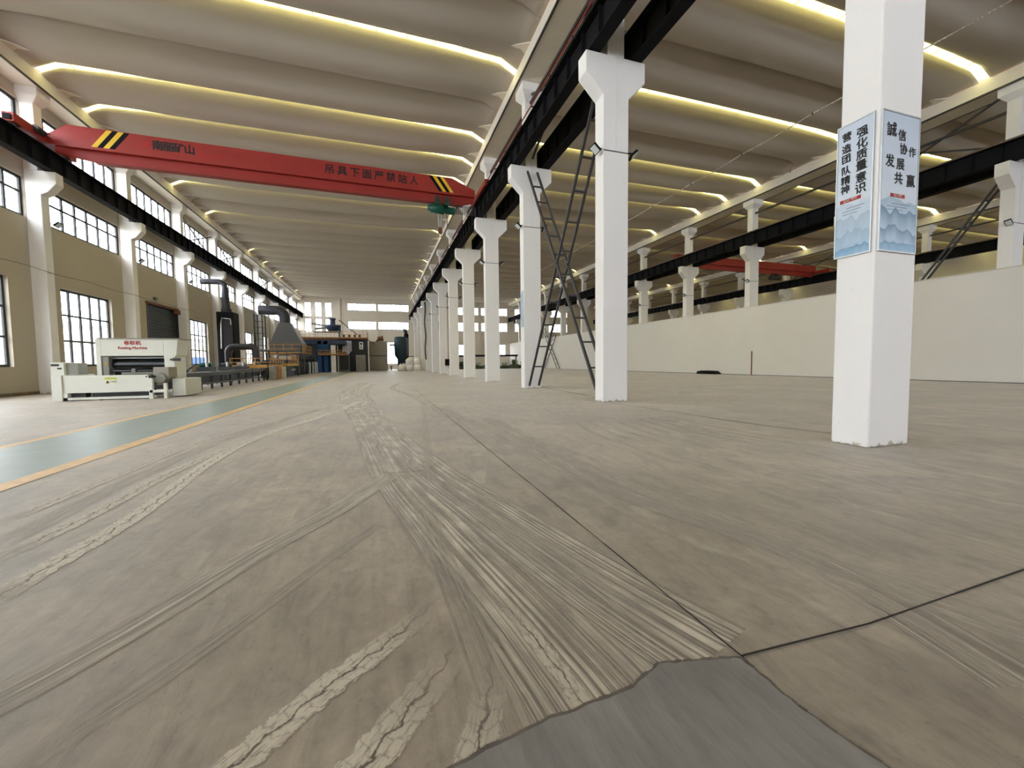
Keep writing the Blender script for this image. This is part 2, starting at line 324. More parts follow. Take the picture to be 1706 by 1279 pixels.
for i in range(4): track([(4.5+.22*i, 3.6), (4.35+.22*i, 4.6), (4.4+.2*i, 6.0)], .07, RIBF)
# saw cut joints
JOINT = mat('dark_floor_joint', (44, 40, 36), .9, var=.3, scale=8)
def joint(pts, wd=.007):
    mb = MB()
    for (x0, y0), (x1, y1) in zip(pts, pts[1:]):
        n = max(1, int(math.hypot(x1-x0, y1-y0)/.3)); q = [(x0+(x1-x0)*i/n, y0+(y1-y0)*i/n) for i in range(n+1)]
        for a, c in zip(q, q[1:]):
            d = Vector((c[0]-a[0], c[1]-a[1], 0)).normalized(); s = Vector((d.y, -d.x, 0))*wd*random.uniform(.35, .7)
            A = Vector((*a, .0055)); C2 = Vector((*c, .0055)); mb.add([A-s, A+s, C2+s, C2-s], [(0, 1, 2, 3)])
    struct(mb.build('floor_joint', JOINT, floor))
joint([(1.2, 1.07), (1.21, 2.68), (1.24, 8.4), (1.3, 20)], .008); joint([(1.2, 1.08), (1.83, 1.055), (3.03, 1.09), (7, 1.1)], .008)
joint([(.02, 4.05), (.42, 4.02)], .012); joint([(5.5, 9), (5.6, 7.5), (5.78, 5.12), (6.05, 4.05)], .02)
joint([(6.4, 16.5), (6.1, 12), (5.95, 10.1)], .03)
# darker repaired slab at the camera's feet
def patch_mat():
    M = mat('dark_repair_screed', (122, 117, 111), .62, var=.2, scale=4.5, bump=.35, stretch=(2.4, .5, 1)); return M
def edge_noise(a, c, n, amp):
    return [(a[0]+(c[0]-a[0])*i/n+random.uniform(-amp, amp), a[1]+(c[1]-a[1])*i/n+random.uniform(-amp, amp)) for i in range(n)]
pl = []
for a, c in zip([(-.2, .80), (.07, .995), (.42, 1.06), (.74, 1.08), (.9, 1.145), (1.0, 1.12), (1.19, 1.075), (1.185, .86), (1.22, .66)], [(.07, .995), (.42, 1.06), (.74, 1.08), (.9, 1.145), (1.0, 1.12), (1.19, 1.075), (1.185, .86), (1.22, .66), (1.3, .2)]):
    pl += edge_noise(a, c, 8, .004)
pl += [(1.3, .2), (-.2, .2)]
struct(MB().add([(x, y, .0052) for x, y in pl], [tuple(range(len(pl)))]).build('floor_patch', patch_mat(), floor))
RIM = mat('dark_patch_edge', (92, 84, 76), .8, var=.3, scale=14)
ring = [p for p in pl[:-2]]; mb = MB()
for a, c in zip(ring, ring[1:]):
    d = Vector((c[0]-a[0], c[1]-a[1], 0)).normalized() if a != c else Vector((1, 0, 0)); s = Vector((-d.y, d.x, 0))*random.uniform(.004, .012)
    A = Vector((*a, .0053)); C2 = Vector((*c, .0053)); mb.add([A-s*.3, A+s, C2+s, C2-s*.3], [(0, 1, 2, 3)])
struct(mb.build('floor_patch_edge', RIM, floor))
# ------------------------------------------------------------------ walls with openings
def wall(name, ax, c0, c1, a0, a1, z0, z1, holes, material):
    """ax 'x': wall in the y/z plane between x=c0..c1; holes (a0,a1,z0,z1)."""
    aa = sorted({a0, a1, *[h[0] for h in holes], *[h[1] for h in holes]}); zz = sorted({z0, z1, *[h[2] for h in holes], *[h[3] for h in holes]})
    mb = MB()
    for zl, zh in zip(zz, zz[1:]):
        run = None
        for al, ah in zip(aa, aa[1:]):
            cov = any(h[0] <= al+1e-6 and ah <= h[1]+1e-6 and h[2] <= zl+1e-6 and zh <= h[3]+1e-6 for h in holes)
            if not cov: run = (run[0], ah) if run else (al, ah)
            if cov and run: (mb.box(c0, c1, run[0], run[1], zl, zh) if ax == 'x' else mb.box(run[0], run[1], c0, c1, zl, zh)); run = None
        if run: (mb.box(c0, c1, run[0], run[1], zl, zh) if ax == 'x' else mb.box(run[0], run[1], c0, c1, zl, zh))
    return struct(mb.build(name, material))
WN = [0]
def window(ax, c, a0, a1, z0, z1, nv, nh, fw_=.095, rows=None, ratio=None):
    """frame with mullions set in an opening; glass pane as its own child"""
    WN[0] += 1; d = .03
    def bx(mb, a, b2, z, zz, dd=d): return mb.box(c-dd, c+dd, a, b2, z, zz) if ax == 'x' else mb.box(a, b2, c-dd, c+dd, z, zz)
    mb = MB(); bx(mb, a0, a1, z0, z0+fw_); bx(mb, a0, a1, z1-fw_, z1); bx(mb, a0, a0+fw_, z0+fw_, z1-fw_); bx(mb, a1-fw_, a1, z0+fw_, z1-fw_)
    for i in range(1, nv):
        a = a0+(a1-a0)*i/nv; bx(mb, a-fw_/2, a+fw_/2, z0+fw_, z1-fw_)
    for h in (rows if rows is not None else [i/nh for i in range(1, nh)]):
        z = z0+(z1-z0)*h; bx(mb, a0+fw_, a1-fw_, z-fw_*.4, z+fw_*.4, d*.8)
    o = struct(mb.build('window_%d' % WN[0], FRAME))
    p = MB(); bx(p, a0, a1, z0, z1, .004); struct(p.build('pane', GLASS, o)); return o
LB = [2.94+6*k for k in range(-3, 12)]                              # front faces of the left row
holes = []
for k in range(2, 12):
    y = 2.94+6*k; last = k == 11
    ye = y+6 if not last else Y1
    holes.append((y+.52, ye-.02, 6.82, 8.35)); holes.append((y+.52, ye-.02, 9.3, 11.22))
    if k == 4: holes.append((29.15, 32.85, 0, 4.72))
    elif k != 11: holes.append((y+1.5, ye-1.07, 1.07, 4.4))
holes += [(-13, -3, 6.82, 8.35), (-3, 9, 6.82, 8.35), (9, 14.7, 6.82, 8.35), (-13, 14.7, 9.3, 11.22), (-10, -6, 1.07, 4.4), (-2, 2, 1.07, 4.4), (5, 9, 1.07, 4.4), (10.4, 13.9, 1.07, 4.4)]
wall('wall_left', 'x', XW-.28, XW, Y0, Y1, 0, GB1+.6, holes, mat('shade_toned_limewash_wall', (186, 177, 163), .85, var=.035, scale=.5))  # white limewash toned down: the wall's backlit shade is put into its colour
for h in holes:
    if h[2] == 0: continue
    wide = h[1]-h[0]; nv = max(3, round(wide/.76))
    if h[2] > 9: window('x', XW-.12, *h, nv, 2, rows=[.3])
    elif h[2] > 6: window('x', XW-.12, *h, nv, 2, rows=[.62])
    else: window('x', XW-.16, *h, 5, 3, fw_=.10)
# roller door
rd = struct(MB().box(XW-.2, XW-.14, 29.15, 32.85, 0, 4.72).build('door_1', SHUT)); mb = MB()
z = .02
while z < 4.7: mb.prism([(XW-.14, z), (XW-.10, z+.03), (XW-.10, z+.07), (XW-.14, z+.1)], 'y', 29.15, 32.85); z += .125
struct(mb.build('shutter_slats', SHUT, rd))
struct(MB().box(XW-.02, XW+.16, 32.4, 33.0, 4.45, 4.72).box(XW-.02, XW+.1, 29.0, 32.9, 4.68, 4.82).build('door_lintel', RUST, rd))
struct(MB().box(XW-.2, XW+.03, 29.08, 29.17, 0, 4.72).box(XW-.2, XW+.03, 32.83, 32.9, 0, 4.72).build('door_rail', DKSTEEL, rd))
# end wall
eh = [(-11.8, -10.75, 8.96, 11.4), (-10.2, -9.15, 8.96, 11.4), (-8.65, -7.6, 8.96, 11.4), (-11.8, -10.75, 6.4, 8.7), (-10.2, -9.15, 6.4, 8.7), (-8.65, -7.6, 6.4, 8.7),
      (-5.15, -.43, 10.15, 11.4), (-.19, 5.07, 10.15, 11.4), (-5.1, -.5, 6.95, 8.35), (-.19, 5.0, 6.95, 8.35), (1.1, 3.3, .9, 4.8)]
for x0 in (6.6, 12.6, 18.3, 25, 31):
    wd = 5.2
    eh += [(x0, x0+wd, 9.85, 11.3), (x0, x0+wd, 6.85, 8.5)]
eh += [(13.4, 15.0, 2.2, 4.4), (21.0, 23.1, 2.2, 4.4), (8, 10, 2.2, 4.4)]
wall('wall_far', 'y', Y1, Y1+.25, XW-.28, 61.3, 0, GB1+1.2, eh, WALLP)
for h in eh: window('y', Y1+.1, *h, max(2, round((h[1]-h[0])/.75)), 3, fw_=.08)
portal('window_portal', (24, Y1+.35, 10.4), 74, 1.9, (math.radians(-90), 0, 0)); portal('window_portal', (24, Y1+.35, 7.7), 74, 1.8, (math.radians(-90), 0, 0))
for x in (-6.35, -.31, 12.2, 18.2):
    struct(B(x-.11, x+.11, Y1-.18, Y1, 0, GB1+.2).build('wall_pier', WALLP))
# wall behind the camera and outer right wall
nh_ = [(x, x+5, z0, z1) for x in (-11.5, -5.5, .3, 7, 13, 18.6, 26, 32, 37, 44.4, 50.4, 55.4) for z0, z1 in ((6.9, 8.4), (9.6, 11.3))]
wall('wall_near', 'y', Y0-.25, Y0, XW-.28, 61.3, 0, GB1+1.2, nh_, WALLP)
portal('window_portal', (24, Y0-.35, 6.2), 74, 10.4, (math.radians(90), 0, 0))
oh = []
wall('wall_outer', 'x', 61.0, 61.3, Y0, Y1, 0, GB1+.6, oh, WALLP)
for h in nh_: window('y', Y0-.12, *h, 5, 3)
for h in oh: window('x', 61.15, *h, 6, 2)
# low partition between the second and third halls
pw = struct(B(23.84, 24.08, Y0, Y1, 0, 4.6).build('wall_right', PART))
struct(B(23.80, 24.1, Y0, Y1, 4.58, 4.62).build('wall_coping', WALLP, pw))
struct(B(23.815, 23.84, Y0, Y1, 0, .03).build('wall_foot_dark_strip', DKSTEEL, pw))  # thin dark strip along the foot of the partition
struct(B(XW, XW+.012, 13, 28.9, 0, .12).build('baseboard_left', mat('dirty_wall_foot', (120, 104, 88), .9, var=.3, scale=5)))
# ------------------------------------------------------------------ roof
BND = [10.4+2.6*j for j in range(-10, 26)]
SKY_Y = {10.4, 15.6, 20.8, 23.4, 26.0, 31.2, 36.4, 46.8, 52.0, 57.2, 59.8, 70.2}
def is_sky(b): return any(abs(b-s) < .05 for s in SKY_Y)
def edge_z(x, x0, x1):
    d = min(x-x0, x1-x); t = (x-(x0+x1)/2)/((x1-x0)/2); return GB1+.03+.33*min(1, max(0, d)/.66)+.2*max(0, 1-t*t)*min(1, d/2)
def roof_panel(x0, x1, y0, y1, hall):
    yc = (y0+y1)/2; hw = (y1-y0)/2; xm = (x0+x1)/2; hl = (x1-x0)/2
    xs = [x0, x0+.33, x0+.66, x0+1.2]+[x0+1.2+(x1-x0-2.4)*i/12 for i in range(1, 12)]+[x1-1.2, x1-.66, x1-.33, x1]; ny = 18; vs = []; fs = []
    def zz(x, s):
        d = min(x-x0, x1-x); k = min(1, d/.66); t = (x-xm)/hl
        edge = .03+.33*k+.2*max(0, 1-t*t)*min(1, d/2) ; low = .02-.17*min(1, max(0, d-.7)/3)*(1-t*t*.4)
        return GB1+low+(edge-low)*abs(s)**2.1
    for x in xs:
        for j in range(ny+1):
            s = -1+2*j/ny; vs.append((x, yc+hw*s, zz(x, s)))
    n = len(xs); m0 = len(vs)
    vs += [(x, yc+hw*(-1+2*j/ny), zz(x, -1+2*j/ny)+.05) for x in xs for j in range(ny+1)]
    W = ny+1
    for i in range(n-1):
        for j in range(ny):
            a = i*W+j; fs.append((a, a+1, a+W+1, a+W)); fs.append((m0+a, m0+a+W, m0+a+W+1, m0+a+1))
    for i in range(n-1): fs += [(i*W, (i+1)*W, m0+(i+1)*W, m0+i*W), (i*W+ny, m0+i*W+ny, m0+(i+1)*W+ny, (i+1)*W+ny)]
    for j in range(ny): fs += [(j, m0+j, m0+j+1, j+1), ((n-1)*W+j, (n-1)*W+j+1, m0+(n-1)*W+j+1, m0+(n-1)*W+j)]
    o = struct(MB().add(vs, fs, True).build('ceiling', CEIL, origin=(xm, yc, GB1)))
    # pointed bearing haunch where the belly of the slab sits on the beam
    if y0 > 9:
        mb = MB()
        for xe, sg in ((x0, 1), (x1, -1)):
            e = xe; mb.add([(e, yc-.3, GB1-.02), (e, yc+.32, GB1-.02), (e+sg*.66, yc+.05, GB1-.02), (e, yc-.3, GB1+.1), (e, yc+.32, GB1+.1), (e+sg*.3, yc+.05, GB1-.02)],
                           [(0, 3, 2, 5), (3, 4, 2), (4, 1, 5, 2), (0, 1, 4, 3), (0, 5, 1)])
        struct(mb.build('bearing_haunch', BEAMC, o))
halls = [(XL+.5, XM-.5), (XM+.5, XR-.5), (XR+.5, XQ-.5), (XQ+.5, 61.0)]
for hi, (x0, x1) in enumerate(halls):
    for b0, b1 in zip(BND, BND[1:]):
        if b1 > Y1+.6: continue
        roof_panel(x0-.04, x1+.04, b0+(.16 if is_sky(b0) else .004), b1-(.16 if is_sky(b1) else .004), hi)
    for b in BND:
        if is_sky(b):
            WN[0] += 1; mb = MB(); n = 40; vs = []
            for i in range(n+1):
                x = x0+.02+(x1-x0-.04)*i/n; z = edge_z(x, x0, x1)+.065
                vs += [(x, b-.24, z), (x, b+.24, z)]
            so = struct(MB().add(vs, [(2*i, 2*i+1, 2*i+3, 2*i+2) for i in range(n)]).build('window_%d' % WN[0], SKYL))
            mb = MB(); k = int((x1-x0)/1.0)
            for i in range(1, k):
                x = x0+(x1-x0)*i/k; z = edge_z(x, x0, x1)+.06; mb.box(x-.012, x+.012, b-.16, b+.16, z-.03, z-.005)
            struct(mb.build('glazing_bar', GREY, so))
# roof closing strips over the gutters
for xc in (XL, XM, XR, XQ):
    pass
# ------------------------------------------------------------------ gutter beams
def gutter(xc, lab):
    o = thing('gutter_beam', lab, 'beam', (xc, 30, GB0))
    MB().box(xc-.5, xc+.5, Y0, Y1, GB0, GB0+.12).box(xc-.5, xc-.38, Y0, Y1, GB0+.12, GB1).box(xc+.38, xc+.5, Y0, Y1, GB0+.12, GB1).box(xc-.47, xc+.47, Y0, Y1, GB1+.14, GB1+.2).build('trough', BEAMC, o)
    mb = MB()
    for s in (-1, 1): mb.box(xc+s*.5-(.05 if s < 0 else 0), xc+s*.5+(.05 if s > 0 else 0), Y0, Y1, GB0-.02, GB0+.05)
    mb.build('drip_edge', DKSTEEL, o)
gutter(XL, 'pale concrete roof beam running along the top of the window wall'); gutter(XM, 'pale concrete roof beam carried by the row of columns with the blue posters')
gutter(XR, 'pale concrete roof beam above the long low partition'); gutter(XQ, 'shadowed roof beam in the hall behind the partition')
# ------------------------------------------------------------------ columns
def frustum(mb, x0, x1, y0, y1, z0, X0, X1, Y0_, Y1_, z1):
    mb.add([(x0,y0,z0),(x1,y0,z0),(x1,y1,z0),(x0,y1,z0),(X0,Y0_,z1),(X1,Y0_,z1),(X1,Y1_,z1),(X0,Y1_,z1)], [(0,3,2,1),(4,5,6,7),(0,1,5,4),(1,2,6,5),(2,3,7,6),(3,0,4,7)])
DY = .417
def column(xc, y, label, group, material=WHITE, bev=0, conduit=False, z0=0):
    mb = MB(); mb.prism([(xc-.363, z0), (xc+.363, z0), (xc+.363, 7.68), (xc+.845, 8.15), (xc+.845, ZC), (xc-.845, ZC), (xc-.845, 8.15), (xc-.363, 7.68)], 'y', y, y+DY)
    mb.box(xc-.24, xc+.24, y+.01, y+DY-.01, ZC, 11.2); frustum(mb, xc-.24, xc+.24, y+.01, y+DY-.01, 11.15, xc-.42, xc+.42, y-.2, y+DY+.2, 11.4); mb.box(xc-.42, xc+.42, y-.2, y+DY+.2, 11.4, GB0)
    o = tag(mb.build('column', material, origin=(xc, y+DY/2, z0), bevel=bev), label, 'column', group)
    if conduit:
        MB().box(xc-.018, xc-.006, y-.01, y, 6.34, 11.1).build('conduit', PART, o)
        MB().box(xc-.364, xc+.364, y-.014, y-.002, 6.325, 6.345).build('cable', DKSTEEL, o)
    return o
for k in range(12):
    y = 3.225+6*k
    lab = ['white square column with two blue calligraphy posters, nearest the camera', 'white corbelled column next beyond the postered one, tall steel lattice brace on its far side',
           'white corbelled column where the steel lattice brace meets the floor'][k] if k < 3 else \
          ('white corbelled column with a dark switch box near its foot' if k == 6 else '%s white corbelled column behind the postered one in the middle row' % ORD[k-1])
    column(XM, y, lab, 'white columns of the middle row', bev=.02 if k < 3 else 0, conduit=k > 0)
for k in range(1, 12):
    lab = 'white column rising from the partition beside the big lattice brace' if k == 1 else '%s white column rising from the long low partition, counted from the nearest' % ORD[k-1]
    column(XR, 3.41+6*k, lab, 'white columns set in the partition', conduit=k in (1, 3, 4, 5, 6))
for k in range(1, 12):
    column(XQ, 3.41+6*k, '%s column of the dim row beyond the partition, counted from the nearest' % ORD[k-1], 'columns of the hall behind the partition')
for k in range(2, 12):
    y = 2.94+6*k; mb = MB(); xf = -12.35
    mb.prism([(XW-.02, 0), (xf, 0), (xf, 7.75), (xf+.2, 7.85), (xf+.48, 8.2), (xf+.48, ZC), (XW-.02, ZC)], 'y', y, y+DY)
    mb.box(XW-.02, xf-.05, y, y+DY, ZC, 11.2); frustum(mb, XW-.02, xf-.05, y, y+DY, 11.15, XW-.02, XL+.42, y-.15, y+DY+.15, 11.4); mb.box(XW-.02, XL+.42, y-.15, y+DY+.15, 11.4, GB0)
    lab = {3: 'white wall pier beside the ivory machine, a dark poster on its far side', 2: 'white wall pier at the near end of the window wall, before the nearest window'}.get(k, '%s white wall pier of the window wall beyond the one at the ivory machine' % ORD[max(0, k-4)])
    o = tag(mb.build('column', WHITE, origin=(-12.6, y+DY/2, 0), bevel=.02 if k < 5 else 0), lab, 'column', 'white piers of the window wall')
# ------------------------------------------------------------------ crane runway beams
def runway(xc, lab, red=False, near=Y0+.1):
    o = thing('crane_runway_beam', lab, 'beam', (xc, 30, ZC)); a, b2 = near, Y1-.2
    MB().box(xc-.16, xc+.16, a, b2, ZC+.02, ZC+.05).box(xc-.2, xc+.2, a, b2, 9.40, 9.43).build('flange', BLACK, o)
    MB().box(xc-.012, xc+.012, a, b2, ZC+.05, 9.40).build('web', BLACK, o)
    mb = MB(); y = a+.4
    while y < b2: mb.box(xc-.13, xc+.13, y-.008, y+.008, ZC+.05, 9.4); y += .857
    mb.build('stiffener', BLACK, o); MB().box(xc-.035, xc+.035, a, b2, 9.43, 9.55).build('rail', RAILM, o)
    if red: MB().tube([(xc-.27, a, 9.47), (xc-.27, b2, 9.47)], .02, 8).build('conductor_rail', REDRAIL, o)['label'] = 'red conductor rail along the top edge'
    if red:
        mb = MB(); y = a+.6
        while y < b2: mb.box(xc-.27, xc-.18, y-.02, y+.02, 9.40, 9.44); y += 1.5
        mb.build('rail_bracket', DKSTEEL, o)
runway(-12.07, 'long black crane beam running past the windows of the left wall')
runway(XM-.60, 'black crane beam with a red rail on the window side of the middle columns', True)
runway(XM+.60, 'black crane beam on the partition side of the middle columns')
runway(XR-.60, 'black crane beam on the near side of the columns in the partition')
runway(XR+.60, 'black crane beam on the hidden side of the columns in the partition')
runway(XQ-.60, 'dim black crane beam in the hall behind the partition')
# ------------------------------------------------------------------ steel bracing
def lattice(name, lab, xc, y0, y1, z0, z1, gap=.4, rung=.55, w_=.07):
    o = thing(name, lab, 'brace', (xc, (y0+y1)/2, z0))
    for k, (a, b2, za, zb) in enumerate(((y0, y1, z1, z0), (y0, y1, z0, z1))):
        for s in (-1, 1): MB().bar((xc+s*gap/2, a, za), (xc+s*gap/2, b2, zb), w_, w_).build('chord', DKSTEEL, o)
        mb = MB(); L_ = math.hypot(b2-a, zb-za); n = int(L_/rung)
        for i in range(1, n): t = i/n; MB().bar((xc-gap/2, a+(b2-a)*t, za+(zb-za)*t), (xc+gap/2, a+(b2-a)*t, za+(zb-za)*t), .05, .05).build('rung', DKSTEEL, o)
lattice('lattice_brace', 'tall crossed steel lattice brace like two leaning ladders between middle columns', XM, 9.75, 15.12, .12, 8.4, rung=.85)
lattice('lattice_brace', 'crossed steel lattice brace rising above the partition beside the nearest partition column', XR+.09, 9.9, 15.3, .3, 8.3, rung=.85, gap=.34)
lattice('lattice_brace', 'small distant crossed lattice brace standing against the white partition', 23.55, 51.9, 57.3, .1, 6.1, rung=.85)
def xbrace(xc, y0, y1, z0, z1, lab, both=True):
    o = thing('cross_brace', lab, 'brace', (xc, (y0+y1)/2, z0))
    MB().bar((xc, y0, z1), (xc, y1, z0), .07, .07).build('diagonal', DKSTEEL, o)
    if both: MB().bar((xc, y0, z0), (xc, y1, z1), .07, .07).build('diagonal', DKSTEEL, o)
xbrace(XR, 9.9, 15.3, 9.5, 11.6, 'crossed steel angles high above the nearest bay of the partition')
xbrace(XM, 9.75, 15.1, 8.9, 11.3, 'crossed steel angles high between the two middle columns beyond the postered one')
for k, t in ((5, 'nearest'), (6, 'second'), (8, 'third'), (10, 'farthest')):
    xbrace(-12.6, 2.94+6*k+.45, 2.94+6*k+5.95, 9.4, 11.3, '%s of the crossed steel angles in front of the top windows of the left wall' % t)
xbrace(XQ, 45.9, 51.3, 9.5, 11.6, 'crossed steel angles in the dim hall seen above the partition')
xbrace(XQ, 27.9, 33.3, 9.5, 11.6, 'crossed steel angles beyond the partition near the red crane')
def tie(xc, lab, z, w_=.1):
    tag(MB().box(xc-w_/2, xc+w_/2, 3, Y1, z-w_/2, z+w_/2).build('tie_bar', DKSTEEL), lab, 'beam')
tie(XR, 'thin black tie bar between the partition columns under the roof beam', 10.85); tie(XQ, 'thin dark tie bar in the hall behind the partition', 10.9); tie(XM, 'thin black tie bar between the middle columns under the roof beam', 11.05)
# ------------------------------------------------------------------ floodlights
def flood(x, y, z, dx, lab, arm=.17):
    """black floodlight on a short bracket; dx = side it hangs on"""
    o = thing('floodlight', lab, 'lamp', (x, y, z)); c = Vector((x+dx*arm, y-.02, z)); d = Vector((dx*.62, -.35, -.7)).normalized(); u = Vector((0, 1, 0)); a = d.cross(u).normalized(); b2 = d.cross(a).normalized()
    def slab(mb, off, th, hw, hh):
        p = c+d*off; q = p+d*th; mb.add([p-a*hw-b2*hh, p+a*hw-b2*hh, p+a*hw+b2*hh, p-a*hw+b2*hh, q-a*hw-b2*hh, q+a*hw-b2*hh, q+a*hw+b2*hh, q-a*hw+b2*hh], [(0,3,2,1),(4,5,6,7),(0,1,5,4),(1,2,6,5),(2,3,7,6),(3,0,4,7)]); return mb
    slab(MB(), 0, .06, .12, .10).build('housing', BLACK, o); slab(MB(), .06, .008, .10, .08).build('lens', LAMP, o)
    MB().bar((x, y, z+.02), c+Vector((0, 0, .02)), .03, .03).build('bracket', BLACK, o)
for k in range(1, 8):
    y = 3.225+6*k
    for s in (-1, 1):
        side = 'window' if s < 0 else 'partition'
        flood(XM+s*.363, y+.1, 6.38, s, 'black floodlight on the %s side of the %s column beyond the postered one' % (side, ORD[k-1]))
for k in (1, 3, 4, 5): flood(XR-.363, 3.41+6*k+.1, 6.36, -1, 'black floodlight on the %s column standing in the partition' % ORD[k-1])
for k in (3, 4, 5): flood(-12.35, 2.94+6*k+.45, 6.75, 1, 'small floodlight on the %s white wall pier from the ivory machine' % ORD[k-3], arm=.2)
# ------------------------------------------------------------------ cables, switch box, rods
tag(MB().tube([(-12.33, 12+i*.5, 4.80+.03*math.sin(i*.9)) for i in range(46)], .011, 6).build('wall_cable', DKSTEEL), 'thin dark cable strung along the window wall above the ground windows', 'cable')
def hung_wire():
    o = thing('suspended_wire', 'thin pale wire hung along the second hall under the roof', 'wire', (15, 30, 9.8)); pts = []
    ys = [2+3.0*i for i in range(25)]
    for i in range(len(ys)-1):
        for t in (0, .25, .5, .75): y = ys[i]+3*t; pts.append((15, y, 9.85-.05*math.sin(math.pi*t)))
    MB().tube(pts, .02, 6).build('wire', WHITE, o)
    for y in ys[1:20]: MB().lathe((15, y, 9.80), [(.02, 0), (.035, .03), (.035, .07), (.015, .1)], 8).build('insulator', DKSTEEL, o)
hung_wire()
for i_, y in enumerate((13.2, 15.9, 18.7, 21.3, 24.0, 26.6, 29.2, 31.9, 34.4)):
    tag(MB().bar((XR-.47, y, GB1-.02), (XR-.72, y-.35, GB1+.16), .035, .09).build('roof_strut', STEEL), '%s short pale steel strut leaning from the roof beam above the partition' % (['nearest']+ORD[1:])[i_], 'strut', 'pale struts on the roof beam above the partition')
sb = thing('switch_box', 'small dark switch box on a middle column near the floor', 'box', (6.1, 39.1, .8))
B(5.9, 6.38, 39.1, 39.225, .78, 1.42).build('cabinet', RUST, sb); B(5.94, 6.34, 39.085, 39.1, .83, 1.37).build('door', BLACK, sb); MB().bar((6.45, 39.2, 0), (6.45, 39.2, 4), .03).build('conduit', GREY, sb)
cb = MB().tube([(5.35+.05*math.sin(i*.7), 51.15, 8.5-i*.37) for i in range(20)], .09, 6); tag(cb.build('hanging_cable', DKSTEEL), 'dark thick cable hanging down the eighth middle column', 'cable')
tag(MB().bar((23.81, 21.12, 0), (23.81, 21.12, 1.62), .06, .03).build('steel_post', RUST), 'thin rusty upright bar leaning flush against the partition', 'post')
mb = MB(); mb.prism([(23.5, 0), (25.4, 0), (25.3, .2), (24.9, .26), (23.8, .24), (23.6, .1)], 'x', 23.1, 23.7); tag(mb.build('black_mat', BLACK, bevel=.03), 'low black folded mat on the floor by the partition', 'mat')
tag(B(-12.82, -12.72, 29.9, 30.2, 5.02, 5.16).build('wall_sensor', DKSTEEL), 'small dark box on the wall above the roller door', 'box')
# ------------------------------------------------------------------ posters on the near column
def poster_mat(name, dark):
    """pale blue sheet, inked mist mountains in the lower part (its own printed pattern)"""
    M = bpy.data.materials.new(name); M.use_nodes = True; nt = M.node_tree; N = nt.nodes; L = nt.links; b = N['Principled BSDF']; b.inputs['Roughness'].default_value = .35
    uv = N.new('ShaderNodeUVMap'); sep = N.new('ShaderNodeSeparateXYZ'); L.new(uv.outputs[0], sep.inputs[0])
    def mt(op, a, c):
        x = N.new('ShaderNodeMath'); x.operation = op
        for i, s in ((0, a), (1, c)):
            if isinstance(s, (int, float)): x.inputs[i].default_value = s
            else: L.new(s, x.inputs[i])
        return x.outputs[0]
    def nz(sx, sy, off):
        cb = N.new('ShaderNodeCombineXYZ'); L.new(mt('MULTIPLY', sep.outputs[0], sx), cb.inputs[0]); L.new(mt('MULTIPLY', sep.outputs[1], sy), cb.inputs[1]); cb.inputs[2].default_value = off
        n = N.new('ShaderNodeTexNoise'); n.inputs['Scale'].default_value = .7; n.inputs['Detail'].default_value = 1.2; L.new(cb.outputs[0], n.inputs['Vector']); return n.outputs['Fac']
    cur = None
    base = N.new('ShaderNodeValToRGB'); e = base.color_ramp.elements; e[0].position = 0; e[0].color = (*lin((150, 182, 208)), 1); e[1].position = 1; e[1].color = (*lin((196, 208, 226)), 1)
    k = e.new(.42); k.color = (*lin((206, 214, 226)), 1); L.new(sep.outputs[1], base.inputs[0]); cur = base.outputs[0]
    for i, (h, amp, colr, op, fade) in enumerate(((.36, .12, (120, 158, 184), .7*dark, .14), (.25, .16, (72, 116, 150), .9*dark, .16), (.13, .13, (64, 112, 150), .85*dark, .10), (.05, .06, (96, 150, 188), .9, .08))):
        ridge = mt('ADD', h-amp*.5, mt('MULTIPLY', nz(3.2+i, .0, 3.1*i+1+dark), amp*1.6)); d = mt('SUBTRACT', ridge, sep.outputs[1])
        r = N.new('ShaderNodeMapRange'); L.new(d, r.inputs[0]); r.inputs[1].default_value = 0; r.inputs[2].default_value = .008
        f = N.new('ShaderNodeMapRange'); L.new(d, f.inputs[0]); f.inputs[1].default_value = 0; f.inputs[2].default_value = fade; f.inputs[3].default_value = op; f.inputs[4].default_value = 0
        x = N.new('ShaderNodeMix'); x.data_type = 'RGBA'; L.new(mt('MULTIPLY', r.outputs[0], f.outputs[0]), x.inputs[0]); L.new(cur, x.inputs[6]); x.inputs[7].default_value = (*lin(colr), 1); cur = x.outputs[2]
    L.new(cur, b.inputs['Base Color']); return M
